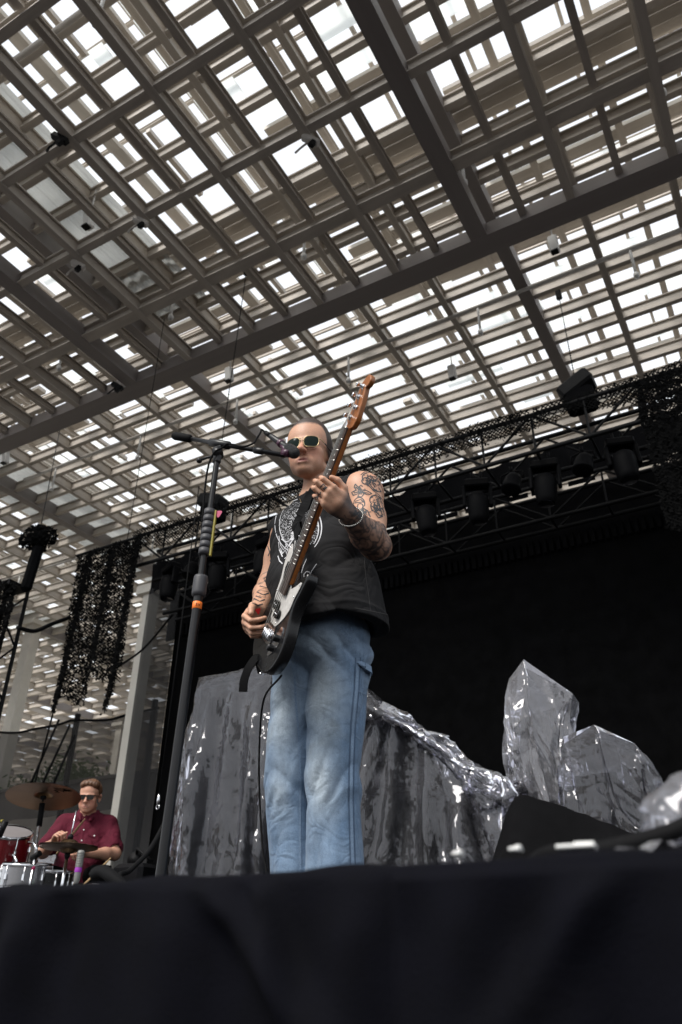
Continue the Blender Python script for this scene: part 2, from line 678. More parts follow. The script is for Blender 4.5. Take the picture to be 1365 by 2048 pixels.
def skirt_pt(u, v):
    x = -3.0 + 5.0 * u
    if v < .12:                              # lies on the deck
        t = v / .12
        y, z = YE + .10 * (1 - t), ZS + .006 + .004 * math.sin(x * 31)
        return (x, y, z)
    t = (v - .12) / .88
    d = 1.56 * t ** 2.2
    a = sum(c * math.sin(k * x + p + s * d) for k, p, s, c in _fn) / 5
    V1 = math.exp(-((x + .50 - 1.1 * d) / .022) ** 2) * min(1, d / .03) * .020
    V2 = math.exp(-((x + .435 - .35 * d) / .012) ** 2) * min(1, d / .02) * .012
    V3 = math.exp(-((x + .12 + .9 * d) / .02) ** 2) * min(1, d / .03) * .016
    V4 = .008 * (1 if x > -.30 else 0)
    f = min(1, d / .05)
    rad = .010
    if d < rad:
        ang = d / rad * math.pi / 2
        return (x, YE - rad * math.sin(ang), ZS + .006 - rad * (1 - math.cos(ang)))
    return (x, YE - rad - .024 * a * f - V1 - V2 - V3 - V4, ZS + .006 - d)


vs, fs = grid_mesh(skirt_pt, 900, 70)
sk = MB()
sk.add(vs, fs, True)
tag(sk.build('stage_skirt', M['skirt']), 'black cloth skirt draped over the stage front across the foreground', 'stage skirt')

# ------------------------------------------------------------------ back wall of the stage
bk = thing('video_wall', 'huge black video wall and header cloth closing the back of the stage', 'video wall', (-1.5, 9, ZS))
o = -Vector(bk.location)
MB().box(Vector((-1.4, 9.08, (ZS + 6.15) / 2)) + o, (13.8, .1, 6.15 - ZS)).build('screen', M['screen'], bk)
m = MB()
for i in range(150):
    x = -8.1 + i * .088
    m.box(Vector((x, 9.0, 6.26)) + o, (.05, .06, .20))
m.build('louvre_row', M['blackcloth'], bk)
MB().box(Vector((-1.4, 9.06, 6.60)) + o, (14.2, .03, .88)).build('backing_cloth', M['blackcloth'], bk)


def header_pt(u, v):
    x = -8.95 + 14.9 * u
    z = 7.10 + .55 * v + .012 * math.sin(x * 3.1)
    return (x, 8.95 + .03 * math.sin(x * 9 + 2 * v) + .02 * math.sin(x * 21), z)


vs, fs = grid_mesh(header_pt, 220, 6)
hd = MB()
hd.add([Vector(p) + o for p in vs], fs, True)
hd.build('header_cloth', M['blackcloth'], bk)
m = MB()
x = -8.3
while x < 5.5:                                # cloth patches with light slits left between them
    L = random.choice([.2, .35, .6, .9])
    m.box(Vector((x + L / 2, 8.98, 7.07)) + o, (L, .02, .065))
    x += L + random.choice([.05, .12, .3])
m.build('patch_row', M['blackcloth'], bk)

M['mesh'] = mat('scrim_mesh', (0.012, 0.012, 0.013), 0.9, alpha=0.86)
M['fence'] = mat('fence_scrim', (0.03, 0.027, 0.025), 0.9, alpha=0.72, noise=.2, nscale=2)
sc_ = MB()
sc_.add(*grid_mesh(lambda u, v: (-8.98 + .72 * u, 9.0 + .02 * math.sin(u * 9 + v * 3), .4 + 6.78 * v), 12, 20), True)
tag(sc_.build('side_scrim', M['mesh']), 'narrow black see-through scrim at the left edge of the video wall', 'scrim')
t = thing('scrim_post', 'black upright post carrying the side scrim', 'post', (-8.2, 9.1, 0))
MB().box((0, 0, 3.6), (.10, .08, 7.2)).build('upright', M['black'], t)
MB().box((0, 0, .02), (.5, .5, .04)).build('base_plate', M['black'], t)

# ------------------------------------------------------------------ lighting trusses
TUBE = MB().tube([(0, 0, -.5), (0, 0, .5)], 1.0, 8).mesh('tube')
TUBE.materials.append(M['black'])


def rod(name, p, q, r, parent, me=TUBE):
    p, q = Vector(p), Vector(q)
    o = obj(name, me, None, parent)
    o.location = (p + q) / 2
    d = q - p
    o.rotation_mode = 'QUATERNION'
    o.rotation_quaternion = d.to_track_quat('Z', 'Y')
    o.scale = (r, r, d.length)
    return o


def truss(x0, x1, y, z0, h, dpt, step, label):
    t = thing('lighting_truss', label, 'truss', (x0, y, z0))
    L = x1 - x0
    for zz in (0, h):
        for yy in (0, dpt):
            rod('chord', (0, yy, zz), (L, yy, zz), .028, t)
    n = int(L / step)
    for i in range(n):
        a, b = i * step, (i + 1) * step
        for yy in (0, dpt):
            rod('brace', (a, yy, 0 if i % 2 else h), (b, yy, h if i % 2 else 0), .016, t)
        rod('brace', (b, 0, 0), (b, dpt, 0), .014, t)
        rod('brace', (b, 0, 0), (b, 0, h), .014, t)
    return t


truss(-7.9, 4.0, 7.45, 6.66, .52, .52, .62, 'black lighting truss across the stage carrying the moving lights')
truss(-8.2, 5.4, 8.6, 6.42, .5, .3, .7, 'black rear truss hanging in front of the header cloth')

# drooping camouflage netting
M['net'] = mat('camouflage_net', (0.006, 0.006, 0.006), 0.95, noise=.3, nscale=8, spec=.05)


def net_mesh(fn, U, V, cell, leaf_n, ragged=None, leaf=.035, strand=.0055, seed=1):
    """fn(u, v) -> point; diamond strands and torn scraps"""
    r = random.Random(seed)
    mb = MB()

    def keep(u, v):
        return ragged is None or v < ragged(u)
    nu, nv = int(U / cell), int(V / cell)
    for i in range(nu + 1):
        for j in range(nv):
            if r.random() < .12:
                continue
            for sgn in (0, 1):
                u0, u1 = ((i + sgn) / nu), ((i + 1 - sgn) / nu)
                v0, v1 = j / nv, (j + 1) / nv
                if u0 > 1 or u1 > 1 or not keep(u0, v1):
                    continue
                p, q_ = Vector(fn(u0, v0)), Vector(fn(u1, v1))
                d = (q_ - p)
                s_ = Vector((d.z, 0, -d.x)).normalized() * strand
                e = Vector((0, strand, 0))
                mb.add([p - s_, p + s_, q_ + s_, q_ - s_, p + e, q_ + e], [(0, 1, 2, 3), (0, 4, 5, 3), (1, 4, 5, 2)])
    for _ in range(leaf_n):
        u, v = r.random(), r.random()
        if not keep(u, v):
            continue
        p = Vector(fn(u, v)) + Vector((r.uniform(-.02, .02), r.uniform(-.03, .03), r.uniform(-.02, .02)))
        a = Vector((r.uniform(-1, 1), r.uniform(-.5, .5), r.uniform(-1, 1))).normalized() * leaf * r.uniform(.5, 1.4)
        b = a.cross(Vector((r.uniform(-1, 1), 1, r.uniform(-1, 1)))).normalized() * leaf * r.uniform(.3, .8)
        mb.add([p - a, p + b * .8, p + a, p - b], [(0, 1, 2, 3)])
    return mb


nt_ = net_mesh(lambda u, v: (-7.9 + 11.8 * u, 7.40 - .03 * math.sin(u * 40) + .05 * v, 7.24 - .42 * v + .02 * math.sin(u * 57)), 11.8, .45, .05, 5200, lambda u: .75 + .25 * math.sin(u * 31) * math.sin(u * 13), .022, strand=.007, seed=3)
tag(nt_.build('camouflage_net', M['net'], kind=None), 'black camouflage net draped along the front lighting truss', 'netting')


def rag1(u):
    return .80 + .13 * math.sin(u * 9) + .07 * math.sin(u * 23) - .22 * max(0, .25 - u) - .25 * max(0, u - .8)


nl = net_mesh(lambda u, v: (-8.95 + 1.34 * u + .10 * v * math.sin(3 * u), 7.35 + .10 * math.sin(u * 17 + v * 2) * (.3 + v), 7.08 - 2.75 * v), 1.34, 2.75, .045, 9500, rag1, .030, strand=.007, seed=5)
tag(nl.build('camouflage_net', M['net']), 'ragged black camouflage net hanging down at the left end of the truss', 'netting')
nr = net_mesh(lambda u, v: (-.52 + 2.6 * u, 7.34 + .06 * math.sin(u * 21 + v * 2), 7.12 - 1.9 * v), 2.6, 1.9, .045, 9000, lambda u: .95 + .05 * math.sin(u * 30), .03, strand=.007, seed=6)
tag(nr.build('camouflage_net', M['net']), 'black camouflage net hanging at the right picture edge below the truss', 'netting')
t = thing('net_batten', 'thin black pipe holding the left hanging net', 'pipe', (-8.95, 7.36, 7.10))
rod('bar', (-.05, 0, 0), (1.2, 0, 0), .022, t)
rod('safety_line', (1.0, 0, 0), (1.0, 0, 4.6), .006, t)


# moving head lights
def moving_head(name):
    t = thing(name, 'x', 'stage light')
    MB().box((0, 0, -.06), (.36, .20, .12), None, .02).build('base', M['lampblack'], t)
    for s_ in (-1, 1):
        MB().tube([(s_ * .06, 0, .0), (s_ * .06, 0, .14)], .02, 8).build('clamp', M['lampblack'], t)
    for s_ in (-1, 1):
        MB().bar((s_ * .185, 0, -.10), (s_ * .185, 0, -.42), .12, .05, up=(1, 0, 0), bevel=.012).build('yoke_arm', M['lampblack'], t)
    h = MB().lathe([(0, .06), (.10, .055), (.14, .02), (.155, -.06), (.15, -.18), (.135, -.30), (.12, -.36), (.105, -.37)], (0, 0, -.28), n=20).build('head', M['lampblack'], t)
    MB().lathe([(.105, 0), (.10, .012), (.0, .02)], (0, 0, -.655), n=20).build('lens', mat_lens, h)
    return t


mat_lens = mat('lens_glass', (0.02, 0.02, 0.025), 0.08, spec=0.8)


def small_light(name):
    t = thing(name, 'x', 'stage light')
    m = MB()
    m.tube([(0, 0, 0), (0, 0, -.08)], .02, 8)
    m.tube([(-.13, 0, -.20), (-.13, 0, -.10), (0, 0, -.07), (.13, 0, -.10), (.13, 0, -.20)], .014, 6)
    m.build('yoke', M['lampblack'], t)
    MB().lathe([(0, .12), (.07, .11), (.10, .04), (.115, -.10), (.12, -.12), (.10, -.13), (0, -.12)], (0, 0, -.22), axis=(.2, .3, 1), n=16).build('can', M['lampblack'], t)
    return t


mh = moving_head('moving_light')
mh.location = (-.83, 7.7, 6.62)
ml = ['the one beside the right hanging net', 'second from the right hanging net', 'third from the right hanging net',
      'just right of the singer shoulder', 'left of the singer above his arm', 'at the left end beside the hanging net', 'between the microphone stand and the left end']
for i, x in enumerate([-.83, -1.68, -2.52, -3.22, -5.6, -7.30, -6.45]):
    c = mh if i == 0 else dup(mh)
    c['label'] = 'large black moving light hanging from the truss, ' + ml[i]
    c['group'] = 'moving lights on the front truss'
    c.location = (x, 7.7, 6.66)
    c.scale = (.86, .86, .86)
    c.rotation_euler = (random.uniform(-.12, .12), random.uniform(-.08, .08), random.uniform(-.5, .5))
smh = small_light('small_light')
sl = ['between the two rightmost moving lights', 'between the second and third moving lights', 'above the singer arm behind the stand',
      'left of the microphone stand']
for i, x in enumerate([-1.24, -2.08, -5.05, -6.9]):
    c = smh if i == 0 else dup(smh)
    c['label'] = 'small black can light on the truss ' + sl[i]
    c['group'] = 'small can lights on the front truss'
    c.location = (x, 7.7, 6.72)

# chain hoists
def hoist(p, top, tilt, label):
    t = thing('chain_hoist', label, 'hoist', p)
    rt = Matrix.Rotation(R_(tilt), 3, 'Y')
    MB().box((0, 0, .28), (.42, .30, .20), rt, .03).build('motor', M['black'], t)
    MB().box((.02, 0, .08), (.34, .26, .26), None, .03).build('chain_bag', M['blackcloth'], t)
    m = MB()
    tp = Vector(top) - Vector(p)
    for i in range(90):
        a = Vector((0, 0, .35)).lerp(tp, i / 90)
        b = Vector((0, 0, .35)).lerp(tp, (i + .75) / 90)
        m.bar(a, b, .018 if i % 2 else .008, .008 if i % 2 else .018)
    m.build('chain', M['black'], t)
    MB().box(tp, (.10, .08, .22), None, .02).build('hook', M['black'], t)


hoist((-1.15, 7.6, 7.2), atz(1118, 590, 11.9), -28, 'black chain hoist with bag standing on the truss at the right')
hoist((-6.55, 7.6, 7.2), (-6.6, 7.9, 12.7), 20, 'black chain hoist on the truss behind the microphone stand')

# netted corner tower at the left picture edge
t = thing('corner_tower', 'black netted vertical truss at the left picture edge', 'truss', (-9.62, 6.5, 0))
for xx, yy in ((0, 0), (.34, 0), (0, .34), (.34, .34)):
    rod('chord', (xx, yy, 0), (xx, yy, 6.35), .028, t)
for i in range(16):
    rod('brace', (0 if i % 2 else .34, 0, i * .39), (.34 if i % 2 else 0, 0, (i + 1) * .39), .015, t)
    rod('brace', (.34, 0 if i % 2 else .34, i * .39), (.34, .34 if i % 2 else 0, (i + 1) * .39), .015, t)
MB().box((.17, .17, 6.37), (.38, .38, .04)).build('top_plate', M['black'], t)
tn = net_mesh(lambda u, v: (-9.95 + .85 * u + .06 * math.sin(v * 9), 6.42 + .05 * math.sin(u * 15), 6.3 - 2.6 * v), .95, 2.6, .05, 3200, lambda u: .75 + .25 * math.sin(u * 8 + 1) ** 2, .05, seed=8)
tag(tn.build('camouflage_net', M['net']), 'black camouflage net over the tower at the left picture edge', 'netting')
ct = thing('hanging_motor', 'black motor cluster hanging from a thin cable at the left', 'motor', (-9.0, 6.6, 7.05))
m = net_mesh(lambda u, v: (.30 * math.cos(u * 6.3) * math.sin(v * 3.1), .2 * math.sin(u * 6.3) * math.sin(v * 3.1), .16 * math.cos(v * 3.1)), .6, .4, .06, 420, None, .05, seed=9)
m.box((0, 0, 0), (.34, .22, .16), None, .04)
m.build('motor', M['net'], ct)
rod('cable', (0, 0, .1), Vector(atz(120, 860, 12.6)) - Vector((-9.0, 6.6, 7.05)), .008, ct)
MB().box((.02, 0, -.50), (.18, .14, .75), Matrix.Rotation(R_(6), 3, 'Y'), .05).build('cable_bag', M['blackcloth'], ct)


def cable(name, pts, r, mt, label, cat='cable', n=8):
    m = MB()
    m.tube(smooth_path(pts, n), r, 7)
    return tag(m.build(name, mt), label, cat)


cable('power_cable', [at(35, 1255, 6.5), at(70, 1262, 6.8), at(105, 1248, 7.1), at(140, 1235, 7.4)], .03, M['rubber'], 'thick black cable sagging from the left tower to the hanging net')
cable('guy_line', [at(128, 1345, 7.4), at(95, 1470, 8.2), at(62, 1600, 9.0)], .014, M['rubber'], 'thin dark guy line running down left of the drummer', n=3)
cable('guy_line', [at(345, 1230, 8.6), at(290, 1295, 8.7), at(235, 1335, 7.6)], .018, M['rubber'], 'dark cable slung between the hanging net and the scrim')
for i, (a, b) in enumerate((((118, 1440), (52, 1590)), ((140, 1450), (75, 1590)), ((150, 1470), (98, 1590)))):
    cable('stay_rope', [at(*a, 12.9), at(*b, 12.0)], .028, M['rubber'], 'slanting dark stay rope beside the fence post, ' + ('leftmost', 'middle', 'rightmost')[i] + ' of three', 'rope', n=2)

# ------------------------------------------------------------------ far left: columns, wall, scrim fence, greenery
M['column'] = mat('column_paint', (0.70, 0.66, 0.58), 0.6, noise=.08, nscale=2)


def column(x, y, wd, h, label):
    t = thing('roof_column', label, 'column', (x, y, 0), 'slender columns carrying the canopy')
    MB().box((0, 0, h / 2), (wd, wd, h), None, .02).build('shaft', M['column'], t)
    MB().box((0, 0, h - .1), (wd * 1.8, wd * 1.8, .18)).build('cap', M['column'], t)
    MB().box((0, 0, .04), (wd * 2, wd * 2, .08)).build('base_plate', M['column'], t)


column(-10.40, 10.5, .24, 8.15, 'pale steel column standing beside the left edge of the black wall')
column(-23.6, 18, .42, Z2, 'pale steel column at the left picture edge behind the fence')
column(-30.5, 30, .42, Z2, 'far pale steel column seen through the scrim fence')
column(-22.0, 33, .42, Z2, 'farthest pale steel column beyond the fence')

wl = thing('concrete_wall', 'plain grey concrete wall behind the drummer', 'wall', (-22, 15, 0))
MB().box((0, 0, 2.85), (32, .3, 5.7)).build('wall', M['concrete'], wl)
MB().box((0, 0, 5.74), (32, .4, .08)).build('coping', M['concrete'], wl)

fn_ = thing('scrim_fence', 'dark see-through scrim fence sagging between posts behind the drummer', 'fence', (-15, 13, 0))


def fence_pt(u, v):
    x = -12.2 + 8 * 0 - 11 * u
    top = 6.62 + .26 * u - .22 * math.sin(u * 11 / 2.8 * math.pi % math.pi) * .5
    return Vector((x, 13 + .05 * math.sin(x * 4), 4.5 + (top - 4.5) * v)) - Vector((-15, 13, 0))


f = MB()
f.add(*grid_mesh(fence_pt, 60, 6), True)
f.build('scrim', M['fence'], fn_)
f = MB()
f.tube([fence_pt(i / 60, 1.0) for i in range(61)], .03, 6)
f.build('top_hem', M['blackcloth'], fn_)
for x in (-14.85, -18.9, -12.4):
    rod('post', (x + 15, .12, 0), (x + 15, .12, 6.85), .07, fn_, None or TUBE)

M['leaf'] = mat('leaf', (0.055, 0.085, 0.03), 0.7, noise=.4, nscale=5)
translucent(M['leaf'], .3, (.10, .16, .04))
M['bark'] = mat('bark', (0.09, 0.07, 0.05), 0.9, noise=.3)


def shrub(p, r, h, n, label):
    t = thing('tree', label, 'tree', p, 'trees beyond the concrete wall')
    m = MB()
    tips = []
    for i in range(7):
        a = random.uniform(0, 6.28)
        tip = Vector((math.cos(a) * r * random.uniform(.3, .9), math.sin(a) * r * random.uniform(.3, .9), h * random.uniform(.7, 1)))
        m.tube([(0, 0, 0), (tip.x * .15, tip.y * .15, h * .4), tip], [.10, .07, .015], 6)
        tips.append(tip)
    m.build('trunk', M['bark'], t)
    m = MB()
    for i in range(n):
        c = random.choice(tips)
        d = Vector((random.gauss(0, 1), random.gauss(0, 1), random.gauss(0, .8))) * r * .33
        c = c * random.uniform(.75, 1.02) + d
        a = Vector((random.uniform(-1, 1), random.uniform(-1, 1), random.uniform(-.4, 1))).normalized() * .13
        b = a.orthogonal().normalized() * .05
        m.add([c - a, c + b, c + a, c - b], [(0, 1, 2, 3)])
    m.build('crown', M['leaf'], t)


shrub(Vector(at(88, 1575, 19)) - Vector((0, 0, 6.0)), 1.3, 6.6, 2600, 'feathery green tree above the concrete wall at the far left')
shrub(Vector(at(140, 1568, 22)) - Vector((0, 0, 6.2)), 1.1, 6.9, 2200, 'dark green tree behind the fence post left of the drummer')
shrub(Vector(at(10, 1585, 21)) - Vector((0, 0, 6.0)), 1.2, 6.5, 2200, 'small brownish green tree above the wall at the left picture edge')
# ------------------------------------------------------------------ sculpting: distance fields -> one continuous skin
class Field:
    def __init__(s, lo, hi, h):
        s.lo = np.array(lo, np.float32)
        s.h = h
        s.n = np.ceil((np.array(hi) - s.lo) / h).astype(int) + 1
        s.f = np.full(s.n, 0.2, np.float32)

    def win(s, lo, hi):
        a = np.clip(np.floor((np.array(lo) - s.lo) / s.h).astype(int), 0, s.n)
        b = np.clip(np.ceil((np.array(hi) - s.lo) / s.h).astype(int) + 1, 0, s.n)
        if np.any(b <= a):
            return None
        ax = [s.lo[i] + s.h * np.arange(a[i], b[i], dtype=np.float32) for i in range(3)]
        return tuple(slice(a[i], b[i]) for i in range(3)), ax[0][:, None, None], ax[1][None, :, None], ax[2][None, None, :]

    def comb(s, sl, d, k, op):
        f = s.f[sl]
        if op == 'add':
            if k > 0:
                h = np.clip(.5 + .5 * (f - d) / k, 0, 1)
                s.f[sl] = f + (d - f) * h - k * h * (1 - h)
            else:
                s.f[sl] = np.minimum(f, d)
        elif op == 'cut':
            if k > 0:
                h = np.clip(.5 - .5 * (f + d) / k, 0, 1)
                s.f[sl] = f + (-d - f) * h + k * h * (1 - h)
            else:
                s.f[sl] = np.maximum(f, -d)

    def cone(s, a, b, ra, rb, k=.01, op='add'):
        a, b = np.array(a, np.float32), np.array(b, np.float32)
        m = max(ra, rb) + k + 4 * s.h
        w_ = s.win(np.minimum(a, b) - m, np.maximum(a, b) + m)
        if w_ is None:
            return
        sl, X, Y, Z = w_
        ba = b - a
        L2 = max(float(ba @ ba), 1e-10)
        t = np.clip(((X - a[0]) * ba[0] + (Y - a[1]) * ba[1] + (Z - a[2]) * ba[2]) / L2, 0, 1)
        d = np.sqrt((X - a[0] - t * ba[0]) ** 2 + (Y - a[1] - t * ba[1]) ** 2 + (Z - a[2] - t * ba[2]) ** 2) - (ra + (rb - ra) * t)
        s.comb(sl, d, k, op)

    def chain(s, pts, rad, k=.01):
        for i in range(len(pts) - 1):
            s.cone(pts[i], pts[i + 1], rad[i], rad[i + 1], k)

    def ell(s, c, r, rot=None, k=.01, op='add'):
        c, r = np.array(c, np.float32), np.array(r, np.float32)
        m = float(max(r)) + k + 4 * s.h
        w_ = s.win(c - m, c + m)
        if w_ is None:
            return
        sl, X, Y, Z = w_
        x, y, z = X - c[0], Y - c[1], Z - c[2]
        if rot is not None:
            q_ = np.array(rot, np.float32)          # rows: local axes in world
            x, y, z = (q_[0, 0] * x + q_[0, 1] * y + q_[0, 2] * z, q_[1, 0] * x + q_[1, 1] * y + q_[1, 2] * z, q_[2, 0] * x + q_[2, 1] * y + q_[2, 2] * z)
        k0 = np.sqrt((x / r[0]) ** 2 + (y / r[1]) ** 2 + (z / r[2]) ** 2)
        k1 = np.sqrt((x / r[0] ** 2) ** 2 + (y / r[1] ** 2) ** 2 + (z / r[2] ** 2) ** 2)
        d = k0 * (k0 - 1) / np.maximum(k1, 1e-6)
        s.comb(sl, d, k, op)

    def half(s, p, n_):
        """keep the side n_ points away from: cut where (x-p).n_ > 0"""
        sl, X, Y, Z = s.win(s.lo, s.lo + s.h * s.n)
        d = (X - p[0]) * n_[0] + (Y - p[1]) * n_[1] + (Z - p[2]) * n_[2]
        s.f = np.maximum(s.f, d.astype(np.float32))

    def loft(s, rings, k=0.0):
        """stack of (z, cx, cy, rx, ry, power) super-ellipses, interpolated smoothly in z"""
        zs = np.array([r[0] for r in rings], np.float32)
        sl, X, Y, Z = s.win([-9, -9, zs.min() - .03], [9, 9, zs.max() + .03])
        z = Z[0, 0]
        P = [np.interp(z, zs, np.array([r[i] for r in rings], np.float32)) for i in range(1, 6)]
        # soften the piecewise profile
        kern = np.ones(9) / 9
        P = [np.convolve(np.pad(p, 4, 'edge'), kern, 'valid') for p in P]
        cx, cy, rx, ry, pw = [p[None, None, :].astype(np.float32) for p in P]
        ax, ay = np.abs((X - cx) / rx), np.abs((Y - cy) / ry)
        rr = (ax ** pw + ay ** pw) ** (1 / pw)
        d = (rr - 1) * np.minimum(rx, ry)
        d = np.maximum(d, np.maximum(zs.min() - Z, Z - zs.max()))
        s.comb(sl, d.astype(np.float32), k, 'add')

    def mesh(s, name):
        f = s.f
        ins = f < 0
        nx, ny, nz = f.shape
        c = np.zeros((nx - 1, ny - 1, nz - 1), np.int8)
        for a in (0, 1):
            for b in (0, 1):
                for d in (0, 1):
                    c += ins[a:nx - 1 + a, b:ny - 1 + b, d:nz - 1 + d]
        cell = (c > 0) & (c < 8)
        ijk = np.argwhere(cell)
        idx = np.full(cell.shape, -1, np.int32)
        idx[cell] = np.arange(len(ijk))
        acc = np.zeros((len(ijk), 3), np.float64)
        cnt = np.zeros(len(ijk))
        cor = [(a, b, d) for a in (0, 1) for b in (0, 1) for d in (0, 1)]
        for p in cor:
            for ax in range(3):
                if p[ax]:
                    continue
                q_ = list(p)
                q_[ax] = 1
                fa = f[ijk[:, 0] + p[0], ijk[:, 1] + p[1], ijk[:, 2] + p[2]]
                fb = f[ijk[:, 0] + q_[0], ijk[:, 1] + q_[1], ijk[:, 2] + q_[2]]
                m = (fa < 0) != (fb < 0)
                t = fa[m] / (fa[m] - fb[m])
                e = np.array(p, float)[None, :].repeat(m.sum(), 0)
                e[:, ax] += t
                acc[m] += e
                cnt[m] += 1
        V = (ijk + acc / cnt[:, None]) * s.h + s.lo
        Fs = []
        for ax in range(3):
            o1, o2 = (ax + 1) % 3, (ax + 2) % 3
            sa = [slice(None)] * 3
            sb = [slice(None)] * 3
            sa[ax] = slice(0, -1)
            sb[ax] = slice(1, None)
            ch = ins[tuple(sa)] != ins[tuple(sb)]
            e = np.argwhere(ch)
            e = e[(e[:, o1] > 0) & (e[:, o2] > 0) & (e[:, o1] < f.shape[o1] - 1) & (e[:, o2] < f.shape[o2] - 1)]
            fl = ins[tuple(e.T)]
            q4 = []
            for d1, d2 in ((1, 1), (0, 1), (0, 0), (1, 0)):
                g_ = e.copy()
                g_[:, o1] -= d1
                g_[:, o2] -= d2
                q4.append(idx[tuple(g_.T)])
            q4 = np.stack(q4, 1)
            q4[~fl] = q4[~fl][:, ::-1]
            Fs.append(q4)
        Fs = np.concatenate(Fs)
        Fs = Fs[(Fs >= 0).all(1)]
        # light relaxation
        for _ in range(2):
            A = np.zeros_like(V)
            n_ = np.zeros(len(V))
            for i in range(4):
                for j in (1, 3):
                    np.add.at(A, Fs[:, i], V[Fs[:, (i + j) % 4]])
                    np.add.at(n_, Fs[:, i], 1)
            V = V * .6 + .4 * A / np.maximum(n_, 1)[:, None]
        return mesh_np(name, V, Fs, True), V, Fs


def bvh_of(V, Fs):
    return BVHTree.FromPolygons([tuple(v) for v in V.tolist()], [tuple(p) for p in Fs.tolist()])


def on_surface(bvh, org, x, y):
    """local point of the sculpt (origin org) first met by the line of sight through photo pixel (x, y)"""
    v = pray(x, y)
    h = bvh.ray_cast(Vector(CAM) - Vector(org), Vector(v))
    return None if h[0] is None else (h[0], h[1])


def set_color(me, name, cols):
    a = me.color_attributes.new(name, 'FLOAT_COLOR', 'POINT')
    c = np.ones((len(me.vertices), 4), np.float32)
    c[:, :3] = cols
    a.data.foreach_set('color', c.ravel())


def vnoise(P, sc, seed=0, oct_=3):
    """smooth value noise at points P (n,3), about -1..1"""
    P = np.asarray(P, np.float64) * sc + 31.7
    out_ = np.zeros(len(P))
    amp, tot = 1.0, 0.0
    for o_ in range(oct_):
        i = np.floor(P).astype(np.int64)
        fr = P - i
        fr = fr * fr * (3 - 2 * fr)
        val = np.zeros(len(P))
        for a in (0, 1):
            for b in (0, 1):
                for c in (0, 1):
                    hsh = ((i[:, 0] + a) * 73856093) ^ ((i[:, 1] + b) * 19349663) ^ ((i[:, 2] + c) * 83492791) ^ (seed * 2654435 + o_ * 97)
                    hsh = (hsh ^ (hsh >> 13)) * 1274126177
                    rv = ((hsh & 0xffff) / 32767.5) - 1
                    wt = (fr[:, 0] if a else 1 - fr[:, 0]) * (fr[:, 1] if b else 1 - fr[:, 1]) * (fr[:, 2] if c else 1 - fr[:, 2])
                    val += rv * wt
        out_ += amp * val
        tot += amp
        amp *= .5
        P = P * 2.03 + 5.1
    return out_ / tot


def attr_mat(name, attr, rough=.5, sss=0.0, noise=.06, nscale=60, bump=0.0, bscale=300, spec=.4, sheen=0.0, crease=0.0, cscale=14.0):
    m = mat(name, (1, 1, 1), rough, noise=noise, nscale=nscale, bump=bump, bscale=bscale, spec=spec, crease=crease, cscale=cscale)
    n = m.node_tree
    b = n.nodes['Principled BSDF']
    at_ = n.nodes.new('ShaderNodeVertexColor')
    at_.layer_name = attr
    src = b.inputs['Base Color'].links[0].from_node if b.inputs['Base Color'].links else None
    if src is not None:
        n.links.new(at_.outputs['Color'], src.inputs[0])
    else:
        n.links.new(at_.outputs['Color'], b.inputs['Base Color'])
    if sss > 0:
        b.inputs['Subsurface Weight'].default_value = sss
        b.inputs['Subsurface Radius'].default_value = (1.0, .35, .2)
        b.inputs['Subsurface Scale'].default_value = .006
    if sheen > 0:
        b.inputs['Sheen Weight'].default_value = sheen
    return m


M['skin'] = attr_mat('skin', 'tone', .48, sss=.12, noise=.05, nscale=50, bump=.12, bscale=260, spec=.4)


